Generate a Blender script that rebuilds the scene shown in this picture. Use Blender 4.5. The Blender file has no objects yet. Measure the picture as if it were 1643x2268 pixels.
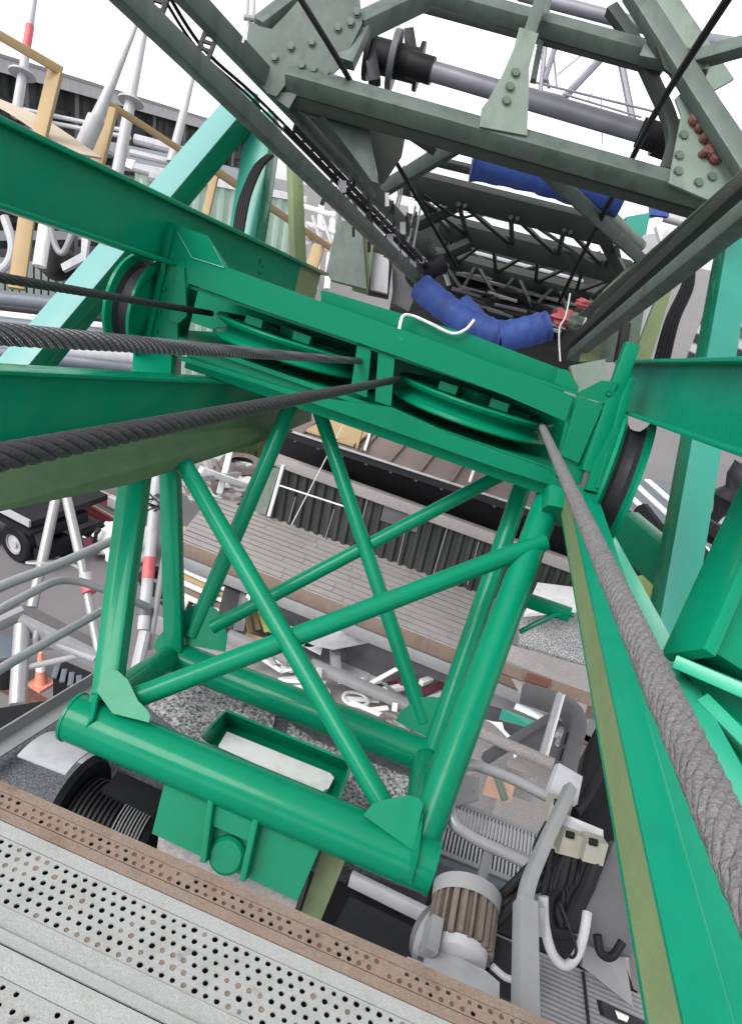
import bpy, bmesh, math, random
from mathutils import Vector as V, Matrix
random.seed(7)
S = bpy.context.scene
COL = S.collection
R_ = math.radians

# ---------------------------------------------------------------- camera, world, sun, exposure
F, CX, CY = 1500.0, 821.5, 1134.0
PITCH, ROLL, CAMZ = R_(25), R_(12), 10.0
CAM = V((0, 0, CAMZ))
FW = V((0, math.cos(PITCH), -math.sin(PITCH)))
_u0 = V((0, math.sin(PITCH), math.cos(PITCH))); _r0 = V((1, 0, 0))
RT = _r0 * math.cos(ROLL) + _u0 * math.sin(ROLL)
UP = -_r0 * math.sin(ROLL) + _u0 * math.cos(ROLL)
cd = bpy.data.cameras.new('camera'); cam = bpy.data.objects.new('camera', cd); COL.objects.link(cam)
cam.matrix_world = Matrix(((RT.x, UP.x, -FW.x, CAM.x), (RT.y, UP.y, -FW.y, CAM.y), (RT.z, UP.z, -FW.z, CAM.z), (0, 0, 0, 1)))
cd.sensor_fit = 'VERTICAL'; cd.sensor_height = 36.0; cd.sensor_width = 26.0
cd.lens = F / 2268.0 * 36.0; cd.clip_start = 0.05; cd.clip_end = 2000.0
S.camera = cam

SUN_EL, SUN_AZ = R_(50), R_(222)        # high veiled sun behind the camera, a little to the left
w = bpy.data.worlds.new('World'); S.world = w; w.use_nodes = True
nt = w.node_tree; nt.nodes.clear()
sky = nt.nodes.new('ShaderNodeTexSky'); sky.sky_type = 'NISHITA'; sky.sun_disc = False
sky.sun_elevation = SUN_EL; sky.sun_rotation = SUN_AZ; sky.dust_density = 1.0; sky.air_density = 1.0; sky.ozone_density = 1.0
hs = nt.nodes.new('ShaderNodeHueSaturation'); hs.inputs['Saturation'].default_value = 0.06; hs.inputs['Value'].default_value = 1.0
bg = nt.nodes.new('ShaderNodeBackground'); bg.inputs['Strength'].default_value = 0.15
wo = nt.nodes.new('ShaderNodeOutputWorld')
nt.links.new(sky.outputs[0], hs.inputs['Color']); nt.links.new(hs.outputs[0], bg.inputs[0]); nt.links.new(bg.outputs[0], wo.inputs[0])
sd = bpy.data.lights.new('sun', 'SUN'); sd.energy = 1.3; sd.angle = R_(32); sd.color = (1.0, 0.97, 0.93)
sun = bpy.data.objects.new('sun', sd); COL.objects.link(sun)
sdir = V((math.sin(SUN_AZ) * math.cos(SUN_EL), math.cos(SUN_AZ) * math.cos(SUN_EL), math.sin(SUN_EL)))
sun.rotation_euler = sdir.to_track_quat('Z', 'Y').to_euler(); sun.location = (0, -5, 40)
S.view_settings.view_transform = 'Standard'; S.view_settings.look = 'None'
S.view_settings.gamma = 1.0; S.view_settings.use_curve_mapping = False; S.view_settings.exposure = 1.15

# ---------------------------------------------------------------- helpers
def ray(x, y):
    return RT * ((x - CX) / F) - UP * ((y - CY) / F) + FW
def P(x, y, d): return CAM + ray(x, y) * d                       # a point of the place at d metres
def PZ(x, y, z):                                                # a point at a known height
    r = ray(x, y); return CAM + r * ((z - CAMZ) / r.z)
def PP(x, y, o, n):                                             # a point on a known plane
    r = ray(x, y); return CAM + r * ((o - CAM).dot(n) / r.dot(n))
Z = V((0, 0, 1))

def rect(w, h, r=0.0, n=2):
    w *= .5; h *= .5
    if r <= 0: return [(-w, -h), (w, -h), (w, h), (-w, h)]
    o = []
    for cx, cy, a0 in ((w - r, -h + r, -90), (w - r, h - r, 0), (-w + r, h - r, 90), (-w + r, -h + r, 180)):
        for k in range(n + 1):
            a = R_(a0 + 90.0 * k / n); o.append((cx + r * math.cos(a), cy + r * math.sin(a)))
    return o
def circ(r, n=20): return [(r * math.cos(2 * math.pi * k / n), r * math.sin(2 * math.pi * k / n)) for k in range(n)]
def prof_L(w, h, t): return [(0, 0), (w, 0), (w, t), (t, t), (t, h), (0, h)]
def prof_C(w, h, t): return [(0, -h / 2), (w, -h / 2), (w, -h / 2 + t), (t, -h / 2 + t), (t, h / 2 - t), (w, h / 2 - t), (w, h / 2), (0, h / 2)]

def sweep(bm, prof, pts, up=Z, scale=None, caps=True):
    pts = [V(p) for p in pts]; n = len(pts); rings = []
    sc = scale or [1.0] * n
    prev = None
    for i, p in enumerate(pts):
        t = (pts[min(i + 1, n - 1)] - pts[max(i - 1, 0)]).normalized()
        if prev is None:
            s = t.cross(up)
            if s.length < 1e-4: s = t.cross(V((1, 0, .3)))
            s.normalize()
        else:
            s = (prev - t * prev.dot(t)).normalized()
        prev = s
        nn = s.cross(t)
        k = 1.0
        if 0 < i < n - 1:
            c = (pts[i] - pts[i - 1]).normalized().dot(t); k = 1.0
        rings.append([bm.verts.new(p + s * (a * sc[i]) + nn * (b * sc[i])) for a, b in prof])
    m = len(prof)
    for i in range(n - 1):
        for j in range(m):
            bm.faces.new((rings[i][j], rings[i][(j + 1) % m], rings[i + 1][(j + 1) % m], rings[i + 1][j]))
    if caps:
        bm.faces.new(list(reversed(rings[0]))); bm.faces.new(rings[-1])
    return rings

def arcpts(pts, r, n=6):
    """polyline with its corners rounded by radius r"""
    pts = [V(p) for p in pts]; o = [pts[0]]
    for i in range(1, len(pts) - 1):
        a = pts[i - 1] - pts[i]; b = pts[i + 1] - pts[i]
        k = min(r, a.length * .45, b.length * .45)
        s = pts[i] + a.normalized() * k; e = pts[i] + b.normalized() * k
        for j in range(n + 1):
            t = j / n; o.append(s * (1 - t) ** 2 + pts[i] * (2 * t * (1 - t)) + e * t * t)
    o.append(pts[-1]); return o
def spline(pts, n=8):
    """smooth curve through points"""
    pts = [V(p) for p in pts]; o = []
    for i in range(len(pts) - 1):
        p0 = pts[max(i - 1, 0)]; p1 = pts[i]; p2 = pts[i + 1]; p3 = pts[min(i + 2, len(pts) - 1)]
        for j in range(n):
            t = j / n
            o.append(.5 * ((2 * p1) + (p2 - p0) * t + (2 * p0 - 5 * p1 + 4 * p2 - p3) * t * t + (3 * p1 - p0 - 3 * p2 + p3) * t ** 3))
    o.append(pts[-1]); return o

def plate(bm, poly, th, nrm=None):
    """flat polygon given in 3D, th thick (extruded away from nrm side)"""
    poly = [V(p) for p in poly]
    if nrm is None:
        nrm = V((0, 0, 0))
        for i in range(len(poly)): nrm += poly[i].cross(poly[(i + 1) % len(poly)])
        c = sum(poly, V()) / len(poly)
        nrm.normalize()
        if nrm.dot(CAM - c) < 0: nrm = -nrm
    a = [bm.verts.new(p) for p in poly]; b = [bm.verts.new(p - nrm * th) for p in poly]
    n = len(poly)
    bm.faces.new(a); bm.faces.new(list(reversed(b)))
    for i in range(n): bm.faces.new((a[i], b[i], b[(i + 1) % n], a[(i + 1) % n]))

def boxat(bm, c, ax, ay, az, sx, sy, sz):
    vs = {}
    for i in (-1, 1):
        for j in (-1, 1):
            for k in (-1, 1):
                vs[i, j, k] = bm.verts.new(c + ax * (i * sx / 2) + ay * (j * sy / 2) + az * (k * sz / 2))
    for f in (((-1, -1, -1), (-1, 1, -1), (1, 1, -1), (1, -1, -1)), ((-1, -1, 1), (1, -1, 1), (1, 1, 1), (-1, 1, 1)),
              ((-1, -1, -1), (1, -1, -1), (1, -1, 1), (-1, -1, 1)), ((-1, 1, -1), (-1, 1, 1), (1, 1, 1), (1, 1, -1)),
              ((-1, -1, -1), (-1, -1, 1), (-1, 1, 1), (-1, 1, -1)), ((1, -1, -1), (1, 1, -1), (1, 1, 1), (1, -1, 1))):
        bm.faces.new([vs[k] for k in f])

def lathe(bm, c, axis, prof, n=40, ref=None, a0=0.0, a1=360.0):
    """prof: (radius, height along axis) closed loop or open line"""
    axis = axis.normalized(); s = axis.orthogonal().normalized() if ref is None else (ref - axis * ref.dot(axis)).normalized()
    t = axis.cross(s)
    full = abs(a1 - a0) >= 359.9
    m = n if full else n + 1
    rings = []
    for k in range(m):
        a = R_(a0 + (a1 - a0) * k / n); d = s * math.cos(a) + t * math.sin(a)
        rings.append([bm.verts.new(c + d * r + axis * h) for r, h in prof])
    for k in range(n if full else n):
        A = rings[k]; B = rings[(k + 1) % m]
        for j in range(len(prof) - 1):
            try: bm.faces.new((A[j], B[j], B[j + 1], A[j + 1]))
            except ValueError: pass

ORG = {}
def obj(name, bm, mat, parent=None, smooth=35, bev=0.0):
    if bev > 0:
        es = [e for e in bm.edges if len(e.link_faces) == 2 and e.calc_face_angle(0) > R_(40)]
        bmesh.ops.bevel(bm, geom=es, offset=bev, segments=1, affect='EDGES', profile=.5, clamp_overlap=True)
    bmesh.ops.remove_doubles(bm, verts=bm.verts, dist=1e-6)
    bmesh.ops.recalc_face_normals(bm, faces=bm.faces)
    if parent is not None:
        o0 = ORG[parent.name]
    else:
        xs = [v.co for v in bm.verts]
        o0 = V((sum(v.x for v in xs) / len(xs), sum(v.y for v in xs) / len(xs), min(v.z for v in xs)))
    bm.transform(Matrix.Translation(-o0))
    me = bpy.data.meshes.new(name); bm.to_mesh(me); bm.free()
    for mm in (mat if isinstance(mat, (list, tuple)) else [mat]): me.materials.append(mm)
    if smooth:
        for p in me.polygons: p.use_smooth = True
        me.set_sharp_from_angle(angle=R_(smooth))
    o = bpy.data.objects.new(name, me); COL.objects.link(o)
    if parent is not None: o.parent = parent
    else: o.location = o0
    ORG[o.name] = o0
    return o
def tag(o, label, cat, group=None):
    o['label'] = label; o['category'] = cat
    if group: o['group'] = group
    return o
def structure(o): o['kind'] = 'structure'; return o
def stuff(o): o['kind'] = 'stuff'; return o
def thing(name, label, cat, loc, group=None):
    o = bpy.data.objects.new(name, None); COL.objects.link(o); o.location = V(loc); o.empty_display_size = .1
    ORG[o.name] = V(loc); return tag(o, label, cat, group)
def BM(): return bmesh.new()
def part(name, parent, mat, fn, smooth=35, bev=0.0):
    bm = BM(); fn(bm); return obj(name, bm, mat, parent, smooth, bev)
def beam(name, parent, mat, p, q, w, h, up=Z, r=.012):
    return part(name, parent, mat, lambda bm: sweep(bm, rect(w, h, r), [p, q], up))
def tube(name, parent, mat, pts, r, n=20, scale=None):
    return part(name, parent, mat, lambda bm: sweep(bm, circ(r, n), pts, Z, scale))
_clone = {}
def clone(src, parent, off=None, M=None):
    """a further copy of part src, moved by off (world shift) or by matrix M in world space"""
    o = src.copy(); COL.objects.link(o)
    if parent is not None: o.parent = parent
    o0 = ORG[parent.name] if parent is not None else V((0, 0, 0))
    s0 = ORG[src.name]
    if M is None: M = Matrix.Translation(off)
    mw = M @ Matrix.Translation(s0)
    o.matrix_basis = Matrix.Translation(-o0) @ mw
    return o

# ---------------------------------------------------------------- materials
def mat(name, col, rough=.5, metal=0.0, col2=None, amt=.35, scale=3.0, bump=.15, bscale=40.0, spots=None, sp_amt=.0, sp_scale=6.0, coat=0.0, grain=0.0, stretch=None, spec=.5, streak=None, stk=.0, gd=.35):
    m = bpy.data.materials.new(name); m.use_nodes = True
    t = m.node_tree; N = t.nodes; L = t.links; b = N['Principled BSDF']
    b.inputs['Roughness'].default_value = rough; b.inputs['Metallic'].default_value = metal
    b.inputs['Coat Weight'].default_value = coat; b.inputs['Specular IOR Level'].default_value = spec
    b.inputs['Coat Roughness'].default_value = .07
    tc = N.new('ShaderNodeTexCoord'); src = tc.outputs['Object']
    if stretch:
        mp = N.new('ShaderNodeMapping'); mp.inputs['Scale'].default_value = stretch; L.new(src, mp.inputs[0]); src = mp.outputs[0]
    def noise(sc, det=5.0, ro=.6):
        n = N.new('ShaderNodeTexNoise'); n.inputs['Scale'].default_value = sc; n.inputs['Detail'].default_value = det; n.inputs['Roughness'].default_value = ro
        L.new(src, n.inputs['Vector']); return n
    def ramp(n, lo, hi):
        r = N.new('ShaderNodeMapRange'); r.inputs['From Min'].default_value = lo; r.inputs['From Max'].default_value = hi; L.new(n.outputs[0], r.inputs['Value']); return r.outputs[0]
    def mixc(fac, a, c):
        x = N.new('ShaderNodeMix'); x.data_type = 'RGBA'
        L.new(fac, x.inputs[0])
        if isinstance(a, tuple): x.inputs[6].default_value = (*a, 1)
        else: L.new(a, x.inputs[6])
        if isinstance(c, tuple): x.inputs[7].default_value = (*c, 1)
        else: L.new(c, x.inputs[7])
        return x.outputs[2]
    c = col2 or tuple(v * .6 for v in col)
    n1 = noise(scale)
    f = ramp(n1, .5 - .25, .5 + .25 / max(amt, .01))
    cur = mixc(f, col, c)
    if grain > 0:
        n4 = noise(bscale * 3, 2.0); g = ramp(n4, .35, .65)
        mul = N.new('ShaderNodeMath'); mul.operation = 'MULTIPLY'; mul.inputs[1].default_value = grain; L.new(g, mul.inputs[0])
        cur = mixc(mul.outputs[0], cur, tuple(v * gd for v in col))
    if spots:
        n2 = noise(sp_scale, 8.0, .7); g = ramp(n2, .62 - sp_amt * .2, .70 - sp_amt * .2)
        cur = mixc(g, cur, spots)
    if streak:
        mp = N.new('ShaderNodeMapping'); mp.inputs['Scale'].default_value = (9, 9, .8); L.new(tc.outputs['Object'], mp.inputs[0])
        n5 = N.new('ShaderNodeTexNoise'); n5.inputs['Scale'].default_value = 1.0; n5.inputs['Detail'].default_value = 6; L.new(mp.outputs[0], n5.inputs['Vector'])
        r5 = N.new('ShaderNodeMapRange'); r5.inputs['From Min'].default_value = .5; r5.inputs['From Max'].default_value = .8; r5.inputs['To Max'].default_value = stk; L.new(n5.outputs[0], r5.inputs['Value'])
        cur = mixc(r5.outputs[0], cur, streak)
    L.new(cur, b.inputs['Base Color'])
    rr = N.new('ShaderNodeMapRange'); rr.inputs['To Min'].default_value = max(.02, rough - .12); rr.inputs['To Max'].default_value = min(1, rough + .15)
    n3 = noise(scale * 4); L.new(n3.outputs[0], rr.inputs['Value']); L.new(rr.outputs[0], b.inputs['Roughness'])
    if bump > 0:
        bp = N.new('ShaderNodeBump'); bp.inputs['Strength'].default_value = bump; bp.inputs['Distance'].default_value = .01
        nb = noise(bscale, 4.0); L.new(nb.outputs[0], bp.inputs['Height']); L.new(bp.outputs[0], b.inputs['Normal'])
    return m

G_COL, G_DK = (.0015, .20, .104), (.0015, .155, .08)
M = {
 'green': mat('green_gloss_paint', G_COL, .27, 0, G_DK, .5, 2.2, .05, 12, spec=.10, coat=.13, spots=(.035, .05, .03), sp_amt=-.32, sp_scale=9, streak=(.012, .12, .07), stk=.35),
 'greenb': mat('green_block_paint', (.0015, .155, .08), .3, 0, G_DK, .5, 5, .14, 18, spec=.07, coat=.03, spots=(.02, .24, .14), sp_amt=-.1, sp_scale=11),
 'greenf': mat('brightened_green_paint', (.002, .225, .13), .3, 0, (.002, .175, .10), .6, 3.0, .08, 10, spec=.12, coat=.08, spots=(.03, .10, .06), sp_amt=-.28, sp_scale=10, streak=(.006, .13, .075), stk=.35),  # raised green makes up for weak light on the right beam and strut
 'mint': mat('mint_and_skylit_green', (.025, .25, .19), .34, 0, (.02, .21, .155), .4, 1.5, .04, 15, coat=.1),  # sky light painted into the lit brace faces; also plain mint parts
 'mintp': mat('skylit_pale_green', (.15, .335, .32), .4, 0, (.12, .30, .28), .4, 1.5, .04, 15),  # green paint with the sky's reflection put into its colour
 'mintg': mat('skylit_green_paint', (.03, .37, .23), .34, 0, (.02, .3, .18), .4, 1.5, .05, 15, coat=.1),  # light from the sky painted onto upward flange, collar and rib
 'beige': mat('beige_box_paint', (.30, .295, .25), .5, 0, (.25, .24, .19), .6, 9, .08, 40),
 'skirt': mat('mossy_green_primer', (.062, .125, .055), .6, 0, (.045, .09, .04), .6, 4, .12, 40, spots=(.03, .04, .03), sp_amt=-.2, sp_scale=6, streak=(.03, .06, .03), stk=.4),
 'olivel': mat('yellowed_olive_primer', (.205, .27, .125), .6, 0, (.15, .205, .09), .6, 5, .12, 60, grain=.2, spots=(.08, .10, .05), sp_amt=-.05, sp_scale=7),
 'olive': mat('olive_primer', (.19, .24, .115), .6, 0, (.13, .175, .08), .6, 5, .12, 60, grain=.2, spots=(.04, .05, .03), sp_amt=-.15, sp_scale=14),
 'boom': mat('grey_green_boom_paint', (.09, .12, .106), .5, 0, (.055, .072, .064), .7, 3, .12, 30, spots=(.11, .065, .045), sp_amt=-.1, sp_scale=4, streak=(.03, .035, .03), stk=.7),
 'boomd': mat('dark_boom_steel', (.036, .043, .039), .55, 0, (.03, .035, .03), .6, 4, .12, 30, spec=.25),  # darkened to carry shade on beam undersides; also the far boom steel
 'pale': mat('pale_olive_plate', (.17, .215, .18), .55, 0, (.11, .145, .12), .6, 3, .1, 30, streak=(.05, .06, .04), stk=.5),
 'rope': mat('greased_wire_rope', (.05, .048, .055), .42, .35, (.022, .021, .025), .6, 30, .5, 160, grain=.4),
 'ropeg': mat('dusty_grey_wire_rope', (.22, .21, .215), .85, .0, (.11, .105, .11), .6, 26, 1.0, 90, grain=.5),
 'black': mat('black_rubber', (.012, .012, .014), .5, 0, (.006, .006, .007), .4, 8, .1, 50, spec=.18),
 'dark': mat('dark_steel', (.026, .026, .03), .5, .1, (.015, .015, .018), .5, 8, .1, 50, spec=.2),
 'grey': mat('grey_paint', (.25, .25, .26), .5, 0, (.17, .17, .18), .5, 4, .08, 40, spots=(.12, .07, .05), sp_amt=-.25, sp_scale=9),
 'lgrey': mat('light_grey_paint', (.42, .42, .45), .45, 0, (.32, .32, .34), .5, 4, .06, 40, streak=(.15, .13, .12), stk=.4),
 'dgrey': mat('dark_grey_paint', (.10, .10, .11), .5, 0, (.06, .06, .07), .5, 4, .08, 40),
 'galv': mat('galvanised_pipe', (.36, .36, .38), .35, .3, (.27, .27, .29), .5, 12, .05, 60),
 'white': mat('white_paint', (.82, .82, .83), .45, 0, (.62, .62, .63), .4, 3, .05, 30, streak=(.3, .27, .25), stk=.4),
 'tan': mat('tan_timber', (.38, .27, .14), .65, 0, (.32, .22, .11), .5, 6, .1, 60),
 'ply': mat('plywood_sheet', (.5, .42, .33), .7, 0, (.42, .34, .26), .5, 4, .1, 40),
 'blue': mat('blue_tarpaulin', (.035, .09, .36), .6, 0, (.018, .045, .2), .7, 3, .5, 12, spots=(.012, .02, .06), sp_amt=-.05, sp_scale=4, streak=(.01, .02, .07), stk=.6),
 'rust': mat('rusty_plate', (.215, .172, .142), .85, 0, (.19, .12, .09), .6, 4, .35, 60, spots=(.16, .07, .05), sp_amt=.12, sp_scale=9, grain=.45, streak=(.11, .075, .06), stk=.6),
 'walk': mat('worn_walkway_plate', (.33, .345, .34), .7, .1, (.33, .33, .33), .5, 7, .25, 80, grain=.35, spots=(.2, .195, .185), sp_amt=.02, sp_scale=6, streak=(.2, .19, .18), stk=.5),
 'deck': mat('antislip_deck', (.17, .18, .205), .9, 0, (.11, .115, .13), .5, 4, .8, 40, grain=.85, gd=.2, spec=.25),
 'decklt': mat('antislip_light_deck', (.56, .56, .57), .9, 0, (.42, .42, .43), .6, 5, 1.0, 17, grain=1.0, gd=.12, spec=.2),
 'asphalt': mat('yard_asphalt', (.12, .11, .115), .9, 0, (.085, .08, .085), .6, .5, .3, 30, grain=.3, spots=(.05, .05, .05), sp_amt=0, sp_scale=.7),
 'conc': mat('weathered_concrete', (.36, .335, .335), .9, 0, (.27, .245, .245), .7, .8, .6, 14, grain=.45, spots=(.2, .17, .165), sp_amt=-.1, sp_scale=2.5),
 'redroof': mat('red_brown_roof', (.21, .16, .145), .85, 0, (.13, .105, .098), .7, .7, .4, 20, grain=.4, spots=(.05, .045, .04), sp_amt=.05, sp_scale=1.2),
 'corr': mat('dark_corrugated_sheet', (.05, .054, .053), .6, .2, (.018, .021, .02), .7, 1.4, .1, 20, streak=(.02, .02, .02), stk=.8),
 'corrg': mat('pale_green_sheet', (.42, .55, .47), .6, 0, (.33, .45, .38), .5, 1.0, .05, 20),
 'red': mat('red_paint', (.5, .06, .08), .5, 0, (.5, .16, .17), .5, 4, .05, 30),
 'pinkp': mat('peach_board', (.62, .40, .30), .7, 0, (.5, .28, .2), .6, 8, .1, 30),
 'pink': mat('faded_red_cloth', (.5, .12, .13), .8, 0, (.3, .05, .06), .6, 20, .3, 40),
 'orange': mat('orange_cone_plastic', (.72, .30, .22), .5, 0, (.65, .17, .09), .4, 6, .03, 30),
 'maroon': mat('maroon_paint', (.12, .03, .05), .5, 0, None, .4, 6, .05, 30),
 'lime': mat('lime_plate', (.42, .48, .16), .6, 0, (.33, .38, .12), .5, 5, .08, 30),
 'leaf': mat('leaf_green', (.05, .085, .025), .7, 0, (.025, .05, .012), .6, 3, .1, 30),
 'bark': mat('bark', (.1, .075, .05), .9, 0, None, .5, 8, .5, 30),
 'slate': mat('blue_grey_sheet', (.12, .14, .17), .5, .1, (.07, .085, .11), .6, 1.2, .08, 20),
 'glass': mat('dark_window_glass', (.02, .03, .035), .1, 0, None, .2, 2, 0),
 'brown': mat('brown_motor_fins', (.17, .135, .115), .7, 0, (.09, .07, .06), .7, 14, .3, 50),
 'string': mat('white_cord', (.72, .72, .7), .8, 0, None, .2, 20, .1, 80),
 'ground': mat('quay_ground', (.19, .178, .185), .95, 0, (.145, .135, .14), .6, .25, .3, 14, grain=.25),
 'mark': mat('white_road_paint', (.62, .62, .62), .8, 0, (.4, .4, .4), .6, 5, .1, 40),
 'purple': mat('grey_violet_pipe', (.22, .22, .25), .4, .1, (.13, .12, .17), .6, 3, .08, 30),
 'ink': mat('black_stencil_paint', (.01, .05, .035), .7, 0, None, .3, 20, 0),
}

# ================================================================ GREEN STEEL NEAR THE CAMERA
def lerp(a, b, t): return a + (b - a) * t
# ---- sheave block: local frame u (along), w (up), s (away from camera)
BL, BR = P(335, 672, 4.45), P(1300, 1005, 4.12)
BA = (BR - BL).normalized(); BLEN = (BR - BL).length
_v = ((BL + BR) / 2 - CAM).normalized()
_n0 = _v.cross(BA).normalized()
if _n0.dot(UP) < 0: _n0 = -_n0
_vp = (_v - BA * _v.dot(BA)).normalized()
BN = (_n0 * math.cos(R_(6)) - _vp * math.sin(R_(6))).normalized()
BB = BN.cross(BA).normalized()
if BB.dot(FW) < 0: BB = -BB
def Lc(u, w_, s): return BL + BA * u + BN * w_ + BB * s
def PB(x, y, s=0.0): return PP(x, y, BL + BB * s, BB)
blk = thing('sheave_block', 'long green crosshead beam housing two flat rope sheaves between its plates', 'sheave block', Lc(BLEN / 2, -.3, .3))
def bplate(name, px, s=0.0, th=.022, m='greenb', bev=.003):
    return part(name, blk, M[m], lambda bm: plate(bm, [PB(x, y, s) for x, y in px], th, -BB), bev=bev)
bplate('upper_bar', [(368, 488), (457, 521), (504, 592), (700, 664), (985, 764), (1275, 880), (1262, 938), (1103, 869), (876, 787), (562, 680), (417, 627), (408, 570), (350, 600)])
bplate('end_panel', [(352, 597), (410, 570), (418, 628), (400, 690), (393, 722), (395, 790), (316, 760)])
bplate('centre_post', [(792, 757), (822, 768), (812, 880), (776, 866)], .03)
bplate('centre_post', [(838, 775), (874, 788), (866, 900), (830, 888)], .03)
bplate('end_panel', [(1250, 940), (1268, 880), (1335, 895), (1332, 920), (1285, 1075), (1215, 1048), (1236, 1000)])
part('pad_plate', blk, M['greenb'], lambda bm: plate(bm, [PB(x, y, -.035) for x, y in [(1279, 878), (1329, 894), (1333, 903), (1281, 1026), (1240, 1007)]], .035, -BB), bev=.006)
part('pad_plate', blk, M['greenb'], lambda bm: plate(bm, [PB(x, y, -.02) for x, y in [(394, 600), (408, 592), (414, 700), (396, 716), (372, 708)]], .02, -BB), bev=.004)
part('notch_plate', blk, M['greenb'], lambda bm: plate(bm, [PB(x, y, -.005) for x, y in [(1283, 868), (1332, 843), (1368, 846), (1345, 900), (1336, 893), (1278, 876)]], .02, -BB), bev=.003)
part('bracket', blk, M['greenb'], lambda bm: plate(bm, [PB(x, y, .10) for x, y in [(1226, 848), (1236, 816), (1257, 820), (1282, 858), (1276, 872)]], .02, -BB), bev=.003)
part('lower_beam', blk, M['greenb'], lambda bm: (plate(bm, [PB(x, y, -.02) for x, y in [(395, 786), (700, 880), (868, 902), (1000, 962), (1215, 1040), (1262, 1088), (1103, 1037), (711, 899), (564, 848), (404, 800)]], .02, -BB)), bev=.002)
part('lower_flange', blk, M['greenb'], lambda bm: sweep(bm, rect(1.06, .03), [Lc(.05, -.165, .54), Lc(BLEN - .1, -.165, .54)], BN))
part('lower_box', blk, M['greenb'], lambda bm: sweep(bm, rect(.5, .16, .01), [Lc(.3, -.26, .30), Lc(BLEN - .15, -.26, .30)], BN))
part('inner_web', blk, M['greenb'], lambda bm: plate(bm, [Lc(-.22, -.15, 1.06), Lc(BLEN - .02, -.15, 1.06), Lc(BLEN - .02, .2, 1.06), Lc(-.22, .2, 1.06)], .02, -BB))
part('shade_cover', blk, M['greenb'], lambda bm: boxat(bm, Lc(BLEN / 2, .178, .54), BA, BB, BN, BLEN - .4, 1.02, .018))  # plate added to shade the sheaves and keep their slots dark
part('upper_flange', blk, M['greenb'], lambda bm: sweep(bm, rect(.1, .018), [Lc(.48, .315, .07), Lc(BLEN - .12, .315, .07)], BN))
part('rear_bar', blk, M['greenb'], lambda bm: plate(bm, [PB(x, y, .34) for x, y in [(710, 646), (715, 642), (1040, 740), (1244, 818), (1256, 838), (1240, 900), (712, 700)]], .03, -BB), bev=.003)
part('side_fin', blk, M['greenb'], lambda bm: sweep(bm, rect(.085, .07, .006), [P(1398, 764, 4.05), P(1300, 1045, 4.05)], -FW))
part('side_fin', blk, M['greenb'], lambda bm: sweep(bm, rect(.05, .16, .004), [P(1386, 842, 4.10), P(1318, 1085, 4.06)], -FW))
part('wheel_guard', blk, M['greenb'], lambda bm: plate(bm, [P(1357, 944, 4.0), P(1373, 950, 3.99), P(1368, 990, 3.99), P(1329, 1092, 3.99), P(1296, 1084, 4.0), P(1312, 1030, 4.0)], .05), bev=.004)
# left end plate seen edge-on and gear stop
part('end_plate', blk, M['greenb'], lambda bm: plate(bm, [Lc(.03, .49, -.03), Lc(.03, .49, .5), Lc(.03, -.27, .5), Lc(.03, -.27, -.03)], .03, -BA), bev=.004)
def gear_stop(bm):
    c0, c1 = PB(430, 552, .06), PB(490, 572, .06)
    for k in range(7):
        t = k / 6.0; boxat(bm, lerp(c0, c1, t) + BN * (.02 * math.sin(t * 3.1)), BA, BB, BN, .018, .06, .05 + .025 * math.sin(k * 2.1))
    plate(bm, [PB(x, y, .05) for x, y in [(397, 514), (426, 571), (498, 594), (472, 543)]], .01, -BB)
part('gear_stop', blk, M['greenb'], gear_stop, bev=.003)
part('frame_edge', blk, M['mint'], lambda bm: [sweep(bm, circ(.0035, 6), [PB(x, y, -.005) for x, y in l]) for l in ([(394, 515), (426, 571), (497, 593)], [(472, 545), (497, 593)])])
# sheaves
def sheave_prof(R, W, gr): 
    return [(.09, W * .55), (.15, W * .55), (.15, W * .3), (R - .11, W * .3), (R - .075, W), (R - .006, W), (R, W * .85), (R - .012, W * .55), (R - gr, W * .22), (R - gr - .012, 0), (R - gr, -W * .22), (R - .012, -W * .55), (R, -W * .85), (R - .006, -W), (R - .075, -W), (R - .11, -W * .3), (.15, -W * .3), (.15, -W * .55), (.09, -W * .55)]
k = BLEN / 965.0
for i, (xc, lab) in enumerate(((612, 'flat green rope sheave in the left slot of the crosshead'), (1052, 'flat green rope sheave in the right slot of the crosshead'))):
    c = Lc((xc - 335) * k, -.005, .47)
    sh = thing('rope_sheave', lab, 'sheave', c, 'sheaves of the crosshead')
    part('sheave_wheel', sh, M['greenb'], lambda bm: lathe(bm, c, BN, sheave_prof(.55, .07, .075), 72))
    part('hub', sh, M['greenb'], lambda bm: lathe(bm, c, BN, [(0, .12), (.10, .12), (.11, .11), (.11, -.11), (0, -.11)], 28))
    for j in range(6):
        a = R_(60 * j + 20); d = BA * math.cos(a) + BB * math.sin(a); t = BN.cross(d)
        part('rib', sh, M['greenb'], lambda bm: boxat(bm, c + d * .29 + BN * .045, d, t, BN, .26, .02, .04))
    for du in (-.18, .16):
        q = c - BB * .33 + BA * du
        part('spacer_block', blk, M['greenb'], lambda bm: boxat(bm, q + BN * .10, BA, BB, BN, .12, .07, .055), bev=.006)
WHL = P(340, 688, 4.55); WHR = P(1338, 1052, 4.15)
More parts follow.
